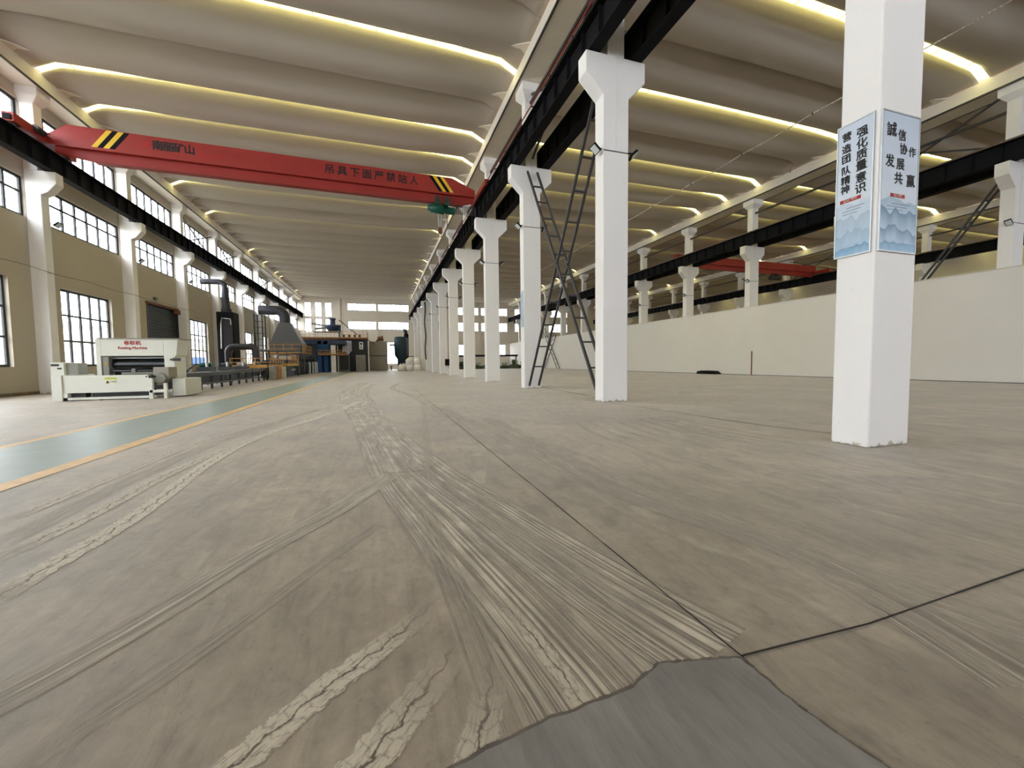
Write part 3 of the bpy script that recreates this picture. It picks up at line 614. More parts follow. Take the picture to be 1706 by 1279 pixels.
def poster(lab, o3, xd, z0, z1, wdt, material, cells, sealw):
    """o3 = lower-left corner on the column face, xd = direction along the sheet, nd = outwards"""
    X = Vector(xd); Z = Vector((0, 0, 1)); Nn = X.cross(Z); O = Vector(o3); H = z1-z0
    root = thing('poster', lab, 'poster', tuple(O+X*wdt/2))
    def slab(name, u0, u1, v0, v1, t0, t1, mtl):
        P = lambda u, v, t: O+X*u+Z*v+Nn*t
        o = MB().add([P(u0, v0, t0), P(u1, v0, t0), P(u1, v0, t1), P(u0, v0, t1), P(u0, v1, t0), P(u1, v1, t0), P(u1, v1, t1), P(u0, v1, t1)],
                     [(0, 1, 2, 3), (4, 7, 6, 5), (0, 4, 5, 1), (1, 5, 6, 2), (3, 2, 6, 7), (0, 3, 7, 4)]).build(name, mtl, root); return o
    fr = MB(); P = lambda u, v, t: O+X*u+Z*v+Nn*t
    for u0, u1, v0, v1 in ((-.015, 0, -.015, H+.015), (wdt, wdt+.015, -.015, H+.015), (0, wdt, -.015, 0), (0, wdt, H, H+.015)):
        fr.add([P(u0, v0, 0), P(u1, v0, 0), P(u1, v0, .018), P(u0, v0, .018), P(u0, v1, 0), P(u1, v1, 0), P(u1, v1, .018), P(u0, v1, .018)], [(0, 1, 2, 3), (4, 7, 6, 5), (0, 4, 5, 1), (1, 5, 6, 2), (3, 2, 6, 7), (0, 3, 7, 4)])
    fr.build('frame', STEEL, root)
    sh = slab('sheet', 0, wdt, 0, H, .002, .012, material); ul = sh.data.uv_layers.new(name='uv'); so = Vector(sh['_o'])
    for lp in sh.data.loops:
        p = sh.data.vertices[lp.vertex_index].co+so-O; ul.data[lp.index].uv = (p.dot(X)/wdt, p.z/H)
    for ch, u, v, s in cells:
        text('character', ch, s, P(u*wdt, v*H, .0145), X+Z*.08, (0, 0, 1), INK, root, .0012, bold=.0028)
    su, sv, sw, word = sealw
    slab('seal', su*wdt, (su+sw)*wdt, sv*H, sv*H+.042, .0125, .0135, REDINK)
    text('seal_text', word, .036, P((su+sw/2)*wdt, sv*H+.021, .015), X, (0, 0, 1), WHITE, root, .0005)
    for i in range(3): slab('small_print', (.18 if i else .3)*wdt, (.82-.1*i)*wdt, (sv-.05-.022*i)*H, (sv-.05-.022*i)*H+.008, .0125, .013, mat('grey_print', (120, 136, 156), .6)) if word else None
    slab('small_print', .1*wdt, .85*wdt, .055*H, .055*H+.007, .0125, .013, mat('grey_print', (120, 136, 156), .6))
xf = XM-.363; yf = 3.225
left_cells = [(c, .70, v, .125) for c, v in zip('强化质量意识', (.897, .812, .73, .65, .56, .48))]+[(c, .25, v, .108) for c, v in zip('营造团队精神', (.91, .82, .745, .655, .58, .51))]
right_cells = [('誠', .23, .87, .165), ('信', .52, .845, .135), ('协', .57, .75, .13), ('作', .82, .74, .12), ('发', .21, .645, .15), ('展', .50, .635, .14), ('共', .46, .53, .145), ('赢', .80, .525, .15)]
poster('blue poster with two lines of brush writing on the window side of the nearest column', (xf, yf+.035+.39, 2.31), (0, -1, 0), 2.31, 3.86, .37, poster_mat('pale_ink_landscape_print', .35), left_cells, (.10, .41, .62, '团结·进取'))
poster('blue mountain poster with scattered brush characters on the camera side of the nearest column', (XM-.325, yf, 2.31), (1, 0, 0), 2.31, 3.86, .63, poster_mat('dark_ink_mountain_print', 1.0), right_cells, (.26, .395, .40, '诚信·共赢'))
def far_poster(lab, x, y0, y1, z0, z1, face='x'):
    root = thing('poster', lab, 'poster', (x, y0, z0))
    if face == 'x':
        o = B(x-.015, x, y0, y1, z0, z1).build('sheet', MATS['pp'], root)
    else: o = B(x, y0, y1-.015, y1, z0, z1).build('sheet', MATS['pp'], root)
MATS['pp'] = mat('small_poster_print', (168, 186, 206), .5, var=.25, scale=4)
root = thing('poster', 'blue poster on the window side of the column where the lattice brace lands', 'poster', (xf, 15.4, 2.4))
B(xf-.015, xf, 15.26, 15.60, 2.45, 3.85).build('sheet', MATS['pp'], root); B(xf-.02, xf, 15.25, 15.27, 2.43, 3.87).build('frame', STEEL, root)
root = thing('poster', 'dark grey poster on the far side of the wall pier by the ivory machine', 'poster', (-12.6, 21.38, 2.5))
B(-12.8, -12.4, 21.357, 21.372, 2.45, 4.1).build('sheet', MGREY, root)
root = thing('poster', 'blue poster on the wall next to the roller door', 'poster', (-12.8, 34.6, 2.5))
B(-12.82, -12.8, 34.3, 34.75, 2.2, 3.9).build('sheet', MATS['pp'], root)
# ------------------------------------------------------------------ red travelling crane
cr = thing('overhead_crane', 'red overhead travelling crane spanning the left hall with black Chinese lettering', 'crane', (-3.4, 21.2, 9.2))
CY_L, CY_R = 20.95, 21.35
def gy(x): return CY_L+(CY_R-CY_L)*(x+12)/17.2
def girder(mb, prof, y_off0, y_off1):
    """prof: (x, ztop, zbot) stations"""
    vs = []
    for x, zt, zb in prof: vs += [(x, gy(x)+y_off0, zb), (x, gy(x)+y_off1, zb), (x, gy(x)+y_off1, zt), (x, gy(x)+y_off0, zt)]
    n = len(prof); fs = [(0, 1, 2, 3)[::-1], tuple(4*(n-1)+i for i in range(4))]
    for i in range(n-1):
        for j in range(4): a = 4*i+j; b2 = 4*i+(j+1) % 4; fs.append((a, b2, b2+4, a+4))
    mb.add(vs, fs)
mb = MB(); girder(mb, [(-11.95, 9.95, 9.62), (-11.3, 10.42, 9.60), (3.7, 10.42, 9.60), (4.9, 9.95, 9.62)], -.25, .25); mb.build('girder', RED, cr)
mb = MB(); girder(mb, [(-11.8, 9.62, 9.38), (-10.6, 9.62, 9.2), (4.2, 9.62, 9.2), (4.85, 9.62, 9.38)], -.06, .06); mb.build('lower_web', RED, cr)
mb = MB(); girder(mb, [(-10.6, 9.2, 9.16), (4.3, 9.2, 9.16)], -.16, .16); girder(mb, [(-11.9, 10.0, 9.95), (-11.85, 10.0, 9.95)], -.3, .3); mb.build('bottom_flange', RED, cr)
for xc, yc, L_ in ((-12.07, CY_L-.2, 1.55), (XM-.60, CY_R-.2, 1.6)):
    e = B(xc-.16, xc+.16, yc-L_, yc+L_, 9.62, 9.92).build('end_carriage', RED, cr)
    for s in (-1, 1):
        MB().tube([(xc-.07, yc+s*(L_-.3), 9.68), (xc+.07, yc+s*(L_-.3), 9.68)], .13, 16).build('wheel', DKSTEEL, e)
        B(xc-.1, xc+.1, yc+s*L_-.05, yc+s*L_+.05, 9.66, 9.84).build('buffer', BLACK, e)
    MB().tube([(xc+.2, yc-.7, 9.85), (xc+.2, yc-.3, 9.85)], .13, 12).build('drive_motor', GREEN if xc > 0 else DKSTEEL, e)
sf = lambda x, z: Vector((x, gy(x)-.252, z))
for x0, cols in ((-10.6, 1), (2.55, -1)):
    mb1, mb2 = MB(), MB()
    for i in range(4):
        xa = x0+i*.185; d = .5*cols
        q = [sf(xa, 9.7), sf(xa+.185, 9.7), sf(xa+.185+d, 10.4), sf(xa+d, 10.4)] if cols > 0 else [sf(xa+.5, 9.7), sf(xa+.685, 9.7), sf(xa+.185, 10.4), sf(xa, 10.4)]
        (mb1 if (i % 2 == 0) == (cols > 0) else mb2).add(q, [(0, 1, 2, 3)])
    mb1.build('yellow_stripe', YEL, cr); mb2.build('black_stripe', BLACK, cr)
gd = Vector((17.2, CY_R-CY_L, 0)).normalized()
for i, ch in enumerate('吊具下面严禁站人'): text('lettering', ch, .46, sf(-2.0+i*.545, 10.03)+Vector((0, -.004, 0)), gd, (0, 0, 1), INK, cr, .002, bold=.008)
for i, ch in enumerate('南丽矿山'): text('lettering', ch, .40, sf(-8.45+i*.36, 10.06)+Vector((0, -.004, 0)), gd, (0, 0, 1), INK, cr, .002, bold=.014)
MB().tube([sf(-8.85, 10.08)+Vector((0, .01, 0)), sf(-8.85, 10.08)-Vector((0, .01, 0))], .13, 20).build('logo_disc', REDINK, cr); mb = MB(); q = [sf(-7.0, 9.9), sf(-6.2, 9.9), sf(-6.2, 9.96), sf(-7.0, 9.96)]
mb.add([p-Vector((0, .003, 0)) for p in q], [(0, 1, 2, 3)]).build('lettering', REDINK, cr)
# cable festoon under the girder
mb = MB()
for i in range(14):
    x = 3.75+i*.09; mb.tube([(x, gy(x)-.1, 9.16), (x+.01, gy(x)-.1, 8.7), (x+.05, gy(x)-.1, 8.7), (x+.06, gy(x)-.1, 9.16)], .012, 5)
mb.build('cable_festoon', DKSTEEL, cr)
ho = thing('electric_hoist', 'dark green electric hoist hanging under the red crane girder', 'hoist', (3.2, 21.3, 8.9)); hy = gy(3.2)
MB().tube([(2.5, hy, 8.92), (2.62, hy, 8.92), (2.64, hy, 8.92), (3.3, hy, 8.88), (3.32, hy, 8.88), (3.85, hy, 8.85)], [.13, .17, .22, .24, .18, .18], 18).build('drum', GREEN, ho)
for x in (2.95, 3.45):
    t = MB().box(x-.12, x+.12, hy-.24, hy-.18, 9.05, 9.45).box(x-.12, x+.12, hy+.18, hy+.24, 9.05, 9.45).build('trolley', GREEN, ho)
    MB().tube([(x, hy-.28, 9.32), (x, hy-.24, 9.32)], .12, 14).build('trolley_wheel', DKSTEEL, t)
mb = MB()
for dx in (-.12, -.06, .06, .12): mb.tube([(3.1+dx, hy, 8.75), (3.1+dx*.5, hy, 7.95)], .012, 6)
mb.build('wire_rope', STEEL, ho); hk = MB().box(3.0, 3.2, hy-.06, hy+.06, 7.68, 7.97).build('hook_block', RUST, ho)
MB().tube([(3.1, hy, 7.7)]+[(3.1+.07*math.sin(t), hy, 7.58+.07*math.cos(t)) for t in (0, .8, 1.6, 2.4, 3.2, 4.0, 4.6)], .018, 8).build('hook', DKSTEEL, hk)
MB().tube([(3.45, hy, 8.75), (3.47, hy, 8.1)], .02, 6).build('pendant_cable', DKSTEEL, ho)
# second red crane beyond the partition
c2 = thing('overhead_crane', 'red overhead crane in shadow above the white partition', 'crane', (33, 30, 9.2))
B(24.9, 41.7, 29.8, 30.3, 9.65, 10.3).build('girder', RED, c2); B(25, 41.5, 29.98, 30.1, 9.3, 9.65).build('lower_web', RED, c2); B(25, 41.5, 29.9, 30.2, 9.25, 9.3).build('bottom_flange', RED, c2)
for x in (24.83, 42.05): B(x-.15, x+.15, 28.7, 31.5, 9.56, 9.86).build('end_carriage', RED, c2)
h2 = thing('electric_hoist', 'dark hoist under the shadowed red crane beyond the partition', 'hoist', (36.5, 30, 9))
MB().tube([(36, 30.05, 8.9), (37.2, 30.05, 8.9)], .22, 14).build('drum', DKM, h2); B(36.4, 36.8, 29.8, 30.3, 9.0, 9.28).build('trolley', DKM, h2)
# ------------------------------------------------------------------ ivory reeling machine
def reeling():
    o = thing('reeling_machine', 'ivory reeling machine with red lettering standing by the window wall', 'machine', (-8.2, 16.6, 0))
    # front desk
    d = MB(); d.prism([(-9.3, .24), (-7.1, .24), (-7.16, .78), (-9.3, .78)], 'y', 16.1, 16.3); d.build('front_panel', MACH, o, bevel=.01)
    MB().box(-9.55, -9.3, 16.05, 17.6, 0, .8).build('side_frame', MACH, o, bevel=.01)
    MB().box(-9.3, -6.98, 16.08, 16.22, .03, .10).box(-9.25, -6.98, 17.3, 17.4, .03, .1).box(-9.3, -9.2, 16.08, 17.4, .03, .24).build('base_frame', MACH, o)
    MB().box(-9.2, -8.85, 16.25, 16.5, .1, .24).box(-8.7, -7.2, 16.3, 17.2, .1, .22).build('under_gear', DKM, o)
    mb = MB()
    for x in (-9.1, -8.4, -7.5): mb.box(x-.03, x+.03, 16.1, 16.16, 0, .03)
    mb.build('foot', DKSTEEL, o)
    # portal head
    MB().box(-8.8, -7.08, 17.0, 17.75, 1.40, 1.97).build('head_box', MACH, o, bevel=.015)
    MB().box(-8.86, -6.6, 16.96, 17.85, 1.97, 2.0).build('head_cover', GREY, o)
    mb = MB(); mb.prism([(-7.08, 0.62), (-6.78, .62), (-6.78, 1.36), (-6.72, 1.42), (-6.66, 1.97), (-7.08, 1.97)], 'y', 17.0, 17.85); mb.build('side_housing', MACH, o, bevel=.015)
    MB().box(-8.92, -8.8, 17.0, 17.75, .7, 1.97).build('side_housing', MACH, o)
    MB().box(-6.84, -6.6, 16.98, 17.0, 1.22, 1.32).build('vent_slot', DKM, o)
    MB().box(-6.9, -6.86, 16.975, 17.0, 1.24, 1.3).build('knob', BLACK, o)
    # opening with rollers
    MB().box(-8.8, -7.08, 17.7, 17.75, .75, 1.40).build('back_plate', DKM, o)
    r = MB().tube([(-8.6, 17.3, 1.12), (-7.1, 17.3, 1.12)], .14, 20).build('roller', ROLLER, o); MB().tube([(-8.75, 17.3, 1.12), (-8.6, 17.3, 1.12)], .05, 10).build('shaft', STEEL, r)
    MB().tube([(-8.6, 17.25, 1.34), (-7.1, 17.25, 1.34)], .04, 12).build('roller', STEEL, o); MB().tube([(-8.6, 17.1, .9), (-7.1, 17.1, .9)], .05, 12).build('roller', ROLLER, o)
    MB().box(-8.3, -7.1, 17.05, 17.15, .78, .86).box(-8.0, -7.9, 17.0, 17.1, .86, .98).box(-8.75, -8.6, 17.0, 17.2, .75, 1.38).build('guide_rack', MGREY, o)
    MB().tube([(-8.66, 16.98, 1.15), (-8.66, 17.02, 1.15)], .04, 12).build('valve', ORY, o)
    # drive block, right
    MB().box(-7.15, -6.72, 16.4, 17.0, .66, 1.02).build('gearbox', GREY, o, bevel=.02)
    MB().tube([(-6.95, 16.3, .66), (-6.95, 17, .66)], .17, 18).build('drive_motor', MGREY, o)
    MB().box(-7.12, -7.02, 16.02, 16.12, 0, .66).box(-6.72, -6.64, 16.0, 16.1, 0, .5).box(-7.1, -6.66, 16.02, 16.1, .2, .28).build('stand', MACH, o)
    MB().box(-6.72, -6.35, 16.6, 17.9, .04, .62).build('control_cabinet', MACH, o, bevel=.01)
    MB().tube([(-7.35, 16.3, .72), (-7.2, 16.1, .72), (-7.05, 16.3, .72)], .03, 8).build('hose', DKM, o)
    text('lettering', '卷取机', .15, (-7.93, 16.994, 1.83), (1, 0, 0), (0, 0, 1), REDINK, o, .002, bold=.004, sx=1.05)
    text('lettering', 'Reeling Machine', .125, (-7.93, 16.994, 1.67), (1, 0, 0), (0, 0, 1), REDINK, o, .002, bold=.002, sx=.98)
    # warning label
    MB().box(-8.27, -7.97, 16.093, 16.1, .51, .71).build('warning_label', mat('label_white', (228, 230, 200), .5), o); MB().box(-8.27, -7.97, 16.089, 16.093, .65, .71).build('label_band', mat('label_lime', (190, 196, 70), .5), o)
    MB().prism([(-8.25, .53), (-8.15, .53), (-8.2, .62)], 'y', 16.089, 16.093).build('warning_triangle', DKM, o)
    text('label_text', '当心机械伤人', .035, (-8.05, 16.09, .575), (1, 0, 0), (0, 0, 1), INK, o, .001, sx=.8)
reeling()
cab = thing('control_desk', 'ivory operator desk with dark slots left of the reeling machine', 'cabinet', (-9.7, 16.9, 0))
B(-9.95, -9.62, 16.75, 17.3, 0, 1.2).build('cabinet', MACH, cab, bevel=.01); B(-9.62, -9.32, 16.85, 17.3, .8, 1.18).build('side_box', MGREY, cab); B(-9.93, -9.74, 16.735, 16.75, 1.08, 1.15).build('slot', DKM, cab); B(-9.78, -9.68, 16.735, 16.75, .98, 1.03).build('slot', DKM, cab)
# ------------------------------------------------------------------ roller conveyor line
def conveyor(name, lab, x0, x1, y0, y1, zt, legs, top=MGREY):
    o = thing(name, lab, 'conveyor', ((x0+x1)/2, (y0+y1)/2, 0))
    for x in (x0, x1): B(x-.05, x+.05, y0, y1, zt-.16, zt).build('side_rail', DKM, o)
    mb = MB(); y = y0+.1
    while y < y1: mb.tube([(x0+.05, y, zt-.04), (x1-.05, y, zt-.04)], .035, 8); y += .3
    r = mb.build('rollers', ROLLER, o); r['kind'] = 'stuff'
    for i in range(legs):
        y = y0+.2+(y1-y0-.4)*i/(legs-1)
        MB().box(x1-.05, x1+.03, y-.04, y+.04, 0, zt-.16).box(x0-.03, x0+.05, y-.04, y+.04, 0, zt-.16).box(x0, x1, y-.03, y+.03, .2, .26).build('leg', DKM, o)
    B(x1-.02, x1+.02, y0, y1, .22, .3).build('lower_rail', DKM, o); B(x1-.3, x1-.25, y0+.3, y1-.3, .30, .58).build('drive_chain_guard', DKM, o)
    B(x1-.04, x1+.06, y0, y1, zt, zt+.02).build('edge_strip', top, o)
    return o
conveyor('roller_conveyor', 'dark low roller conveyor leading away from the ivory machine', -9.0, -7.35, 18.1, 24.5, .74, 6)
conveyor('roller_conveyor', 'second length of dark conveyor beneath the lower duct', -9.0, -7.5, 24.7, 31.5, .78, 6)
def gearbox_stack(n, lab, x, y, s=1.):
    o = thing('drive_unit', lab, 'machine', (x, y, .78)); B(x-.3, x+.3, y-.3, y+.3, .78, .98).build('bed', DKM, o)
    MB().tube([(x-.25, y, 1.08), (x+.25, y, 1.08)], .1*s, 12).build('motor', n, o); MB().lathe((x+.1, y-.2, .98), [(.06, 0), (.06, .22*s), (.03, .25*s)], 12).build('cylinder', STEEL, o)
gearbox_stack(GREEN, 'green geared drive unit on the conveyor nearest the machine', -8.0, 23.2); gearbox_stack(DKM, 'dark drive unit with a white cylinder on the conveyor', -7.9, 25.6); gearbox_stack(MGREY, 'grey drive unit with a white cylinder further along the conveyor', -7.9, 28.2, 1.2)
for y, lab in ((20.2, 'dark slanted lever arm on the conveyor nearest the machine'), (21.2, 'second slanted lever arm standing on the conveyor')):
    o = thing('lever_arm', lab, 'lever', (-8, y, .74)); MB().bar((-8.1, y, .76), (-7.9, y+.5, 1.12), .05).build('arm', DKSTEEL, o); B(-8.2, -8.0, y-.08, y+.08, .74, .82).build('foot', DKSTEEL, o)
tag(MB().tube([(-8.3, 18.3, 1.02), (-8.3, 20.0, 1.02)], .02, 8).bar((-8.3, 18.4, .74), (-8.3, 18.4, 1.02), .03).bar((-8.3, 19.9, .74), (-8.3, 19.9, 1.02), .03).build('guide_rod', STEEL), 'thin steel rod above the conveyor behind the ivory machine', 'rod')
# ------------------------------------------------------------------ ducts
def arc(c, r, a0, a1, n, f): return [f(c, r*math.cos(a0+(a1-a0)*i/n), r*math.sin(a0+(a1-a0)*i/n)) for i in range(n+1)]
o = thing('exhaust_duct', 'slate round duct coming out of the window and turning down by the wall', 'duct', (-12, 42, 5.5))
pth = [(-12.75, 36.7, 7.35), (-12.2, 36.7, 7.4), (-11.6, 36.7, 7.4)]+[(-11.6+.4*math.sin(t), 36.7, 7.0+.4*math.cos(t)) for t in (.3, .6, .9, 1.2, 1.57)]+[(-11.2, 36.7, 6.1), (-11.15, 36.7, 5.35)]
MB().tube(pth, [.2]*(len(pth)-2)+[.25, .27], 18).build('pipe', DUCT, o); MB().tube([(-11.15, 36.7, 5.35), (-11.15, 36.7, 5.12)], .36, 18).build('collar', DKM, o); MB().tube([(-11.2, 36.7, 6.1), (-11.2, 36.7, 6.16)], .32, 18).build('flange_ring', DKM, o)
o = thing('filter_cabinet', 'tall black filter cabinet standing by the wall under the round duct', 'cabinet', (-11.1, 37, 0))
B(-11.7, -10.6, 36.2, 37.6, 0, 5.1).build('body', BLACK, o, bevel=.05); B(-11.3, -10.65, 36.17, 36.2, 2.0, 4.5).build('door_panel', DUCT, o); MB().tube([(-11.4, 36.1, 2.3), (-11.36, 36.1, 4.2), (-11.3, 36.1, 4.6), (-10.75, 36.1, 4.55), (-10.72, 36.1, 4.1)], .05, 8).build('air_pipe', STEEL, o)
o = thing('exhaust_duct', 'low slate round duct arching over the coating line in front of the black cabinet', 'duct', (-10, 35, 1.2))
pth = [(-10.65, 35, .9), (-10.65, 35, 2.0)]+[(-10.25-.4*math.cos(t), 35, 2.0+.4*math.sin(t)) for t in (.4, .8, 1.2, 1.57)]+[(-9.4, 35, 2.4)]+[(-9.2+.33*math.sin(t), 35, 2.07+.33*math.cos(t)) for t in (.3, .7, 1.1, 1.57)]+[(-8.87, 35, 1.4)]
MB().tube(pth, .23, 18).build('pipe', DUCT, o); MB().tube([(-8.87, 35, 1.4), (-8.87, 35, 1.32)], .28, 18).build('collar', DKM, o)
o = thing('extraction_hood', 'large grey tapered extraction hood with a curved duct on top', 'hood', (-9.7, 50, 2.2))
mb = MB(); frustum(mb, -11.0, -7.95, 48.6, 51.4, 3.3, -10.3, -9.2, 49.5, 50.5, 5.55); mb.box(-11.0, -7.95, 48.6, 51.4, 2.2, 3.3); mb.build('hood_skirt', HOOD, o)
pth = [(-9.75, 50, 5.5), (-9.75, 50, 6.1)]+[(-10.55+.8*math.cos(t), 50, 6.1+.8*math.sin(t)) for t in (.3, .6, .9, 1.2, 1.57)]+[(-12.2, 50, 6.9)]
MB().tube(pth, .5, 20).build('elbow_duct', DUCT, o)
# ------------------------------------------------------------------ working platforms
def railing(o, path, z0, h, material, posts=.8, mids=1):
    for (ax, ay), (bx_, by) in zip(path, path[1:]):
        mb = MB(); L_ = math.hypot(bx_-ax, by-ay); n = max(1, round(L_/posts))
        for i in range(n+1): t = i/n; mb.bar((ax+(bx_-ax)*t, ay+(by-ay)*t, z0), (ax+(bx_-ax)*t, ay+(by-ay)*t, z0+h), .04)
        for k in range(mids+1): z = z0+h*(k+1)/(mids+1); mb.bar((ax, ay, z), (bx_, by, z), .045)
        mb.bar((ax, ay, z0+.06), (bx_, by, z0+.06), .01, .1)
        mb.build('guard_rail', material, o)
def platform(lab, x0, x1, y0, y1, z, col, rail, legcol, h=.9):
    o = thing('work_platform', lab, 'platform', ((x0+x1)/2, (y0+y1)/2, 0)); B(x0, x1, y0, y1, z-.12, z).build('deck', col, o)
    for x in (x0+.08, x1-.08):
        for y in (y0+.08, y1-.08): B(x-.06, x+.06, y-.06, y+.06, 0, z-.12).build('leg', legcol, o)
    railing(o, [(x0, y0), (x1, y0), (x1, y1)], z, h, rail); return o
platform('low work platform with ochre railings behind the conveyor', -9.6, -7.4, 31.8, 36.5, .95, ORY, ORY, DKM, .55)
platform('raised work platform with a bright ochre guard rail beside the walkway', -9.2, -7.3, 37.5, 42.5, 1.05, YEL, ORY, DKM, .85)
platform('high platform with a fine ochre railing under the grey hood', -11.0, -7.7, 46.5, 53, 2.2, DKM, ORY, NAVY, .9)
for x, y, s, m_, lab in ((-7.1, 32.9, (.35, .5, .4), CARD, 'brown carton under the low ochre platform'), (-7.12, 33.7, (.3, .4, .34), CARD, 'small pale carton beside the brown one on the line'), (-7.15, 35.4, (.28, .5, .35), MACH, 'white instrument box with a black dial on the line')):
    o = thing('box', lab, 'box', (x, y, 0)); B(x-s[0]/2, x+s[0]/2, y-s[1]/2, y+s[1]/2, 0, .55+s[2]).build('body', m_, o); B(x+s[0]/2-.01, x+s[0]/2+.006, y-.06, y+.06, .6, .72).build('marking', DKM, o)
def block(name, lab, cat, x0, x1, y0, y1, z1, m_, extra=()):
    o = thing(name, lab, cat, ((x0+x1)/2, (y0+y1)/2, 0)); B(x0, x1, y0, y1, 0, z1).build('body', m_, o, bevel=.03)
    for (nm, a, mm) in extra: B(*a).build(nm, mm, o)
    return o
block('control_cabinet', 'grey steel cabinet below the low ochre platform', 'cabinet', -7.33, -6.95, 31.75, 32.3, .95, MGREY, [('door', (-6.95, -6.935, 31.8, 32.25, .1, .9), GREY)])
block('coating_unit', 'dark blue machine block under the bright ochre guard rail', 'machine', -9.1, -7.6, 37.8, 42.2, .9, NAVY, [('panel', (-7.6, -7.58, 38.2, 40, .15, .8), DKM), ('roller', (-7.62, -7.5, 40.3, 42, .5, .66), STEEL)])
block('coating_unit', 'dark machine block with pale cylinders below the grey hood', 'machine', -10.6, -7.7, 43.6, 46.4, 1.5, DKM, [('door', (-7.7, -7.68, 43.8, 44.8, .2, 1.3), MGREY), ('top_box', (-9.5, -8.2, 44, 46, 1.5, 1.9), GREY)])
for i, y in enumerate((48.2, 50.4, 52.0, 53.4)):
    o = thing('gas_cylinder', '%s of the pale upright cylinders in front of the line under the grey hood' % ['nearest', 'second', 'third', 'farthest'][i], 'cylinder', (-7.26, y, 0), 'pale cylinders beside the walkway')
    MB().lathe((-7.26, y, 0), [(.13, .0), (.13, 1.15), (.1, 1.28), (.04, 1.32)], 14).build('body', STEEL, o); MB().lathe((-7.26, y, 1.3), [(.03, 0), (.03, .12)], 8).build('valve', DKM, o)
block('coating_unit', 'dark bank of machinery behind the pale upright cylinders', 'machine', -10.7, -7.9, 47.5, 52.7, 1.6, DKM, [('panel', (-7.9, -7.87, 48, 50, .3, 1.4), MGREY), ('pipe_rail', (-7.9, -7.83, 50.2, 52.7, 1.1, 1.2), STEEL)])
o = thing('pipe_run', 'long dark pipe leading from the low arched duct towards the grey hood', 'pipe', (-8.8, 42, 2.1))
MB().tube([(-8.9, 35.3, 2.15), (-8.8, 38, 2.2), (-8.6, 43, 2.35), (-8.5, 46.4, 2.4)], .09, 10).build('pipe', DKM, o)
for y in (38.0, 41.0, 44.5): B(-8.75, -8.65, y-.04, y+.04, 1.05 if 37.6 < y < 42.4 else 0, 2.2).build('pipe_stand', DKM, o)
o = thing('access_scaffold', 'dark upright ladder scaffold between the wall and the grey hood', 'scaffold', (-11.5, 47.5, 0))
for x in (-11.9, -11.2):
    for y in (46.8, 48.0): B(x-.05, x+.05, y-.05, y+.05, 0, 6.2).build('post', DKM, o)
for i in range(10): MB().bar((-11.9, 46.8, .6+.6*i), (-11.2, 46.8, .6+.6*i), .05).bar((-11.2, 46.8, .6+.6*i), (-11.2, 48.0, .6+.6*i), .05).build('ladder_frame', DKM, o)
o = thing('roller_rack', 'open dark steel frame with rollers along the line below the grey hood', 'machine', (-7.7, 50, 0))
for y in (43.2, 45.0, 46.2, 47.6, 49.2, 51.2, 53.2): B(-7.55, -7.45, y-.05, y+.05, 0, 2.0).build('post', DKM, o)
B(-7.56, -7.44, 43, 53.4, 1.92, 2.02).build('top_rail', DKM, o); B(-7.56, -7.44, 43, 53.4, .9, .98).build('mid_rail', DKM, o)
for y in (44.0, 45.6, 48.4, 50.2, 52.2): MB().tube([(-7.64, y, 1.5), (-7.42, y, 1.5)], .14, 14).build('roller', ROLLER, o)
for y, lab in ((36.9, 'dark machine block on the floor between the two ochre platforms'), ):
    block('coating_unit', lab, 'machine', -9.0, -7.5, y-.35, y+.45, 1.3, DKM, [('panel', (-7.5, -7.48, y-.25, y+.3, .3, 1.1), MGREY)])
# blue oven frame and upper deck at the end of the line
o = thing('oven_frame', 'tall bright blue steel frame of the oven at the end of the line', 'machine', (-6.6, 57, 0))
for x, y in ((-7.1, 55.2), (-6.4, 55.2), (-7.1, 58.2), (-6.4, 58.2)): B(x-.22, x+.22, y-.2, y+.2, 0, 3.9).build('post', BLUE, o)
B(-9.8, -4.2, 55.0, 58.4, 3.5, 4.0).build('top_beam', NAVY, o); B(-7.3, -6.0, 54.95, 55.05, 2.7, 3.5).build('blue_panel', BLUE, o)
B(-9.8, -7.4, 55.4, 58.2, 0, 3.5).build('oven_body', DKM, o)
railing(o, [(-7.2, 54.7), (-4.0, 54.7)], 2.2, .55, ORY, .25); B(-7.2, -4.0, 54.6, 55.2, 2.1, 2.2).build('side_deck', RUST, o)
o = thing('upper_deck', 'long upper deck with brown railings carrying the blue mixer', 'platform', (-6, 60, 0))
B(-10.2, -1.6, 58.5, 62.5, 4.3, 4.5).build('deck', RUST, o); railing(o, [(-10.2, 58.5), (-1.6, 58.5), (-1.6, 62.5)], 4.5, .85, ORY, .5)
for x in (-10, -5.5, -1.75):
    for y in (58.6, 62.3): B(x-.1, x+.1, y-.1, y+.1, 0, 4.3).build('leg', DKM, o)
B(-5.4, -1.8, 59.5, 62.2, .0, 4.25).build('back_panel', DKM, o)
MB().bar((-1.7, 58.4, 4.4), (-.6, 58.4, 3.6), .08).build('stair_rail', REDRAIL, o)
for i, x in enumerate((-4.6, -3.9, -3.2, -2.6)):
    oo = thing('motor_unit', '%s small brown motor standing on the upper deck counted from the blue mixer' % ORD[i], 'motor', (x, 59.2, 4.5), 'motors on the upper deck')
    MB().tube([(x-.15, 59.2, 4.85), (x+.15, 59.2, 4.85)], .17, 12).build('body', RUST, oo); B(x-.12, x+.12, 59.1, 59.3, 4.5, 4.7).build('foot', DKM, oo)
o = thing('mixer_tank', 'dark blue mixing tank on the upper deck before the windows', 'tank', (-6, 60, 4.5))
MB().lathe((-6.0, 60, 5.5), [(.62, 0), (.95, .45), (.95, .8), (.35, .85), (.33, 1.45), (.45, 1.6), (.45, 1.7)], 22).build('hopper', NAVY, o)
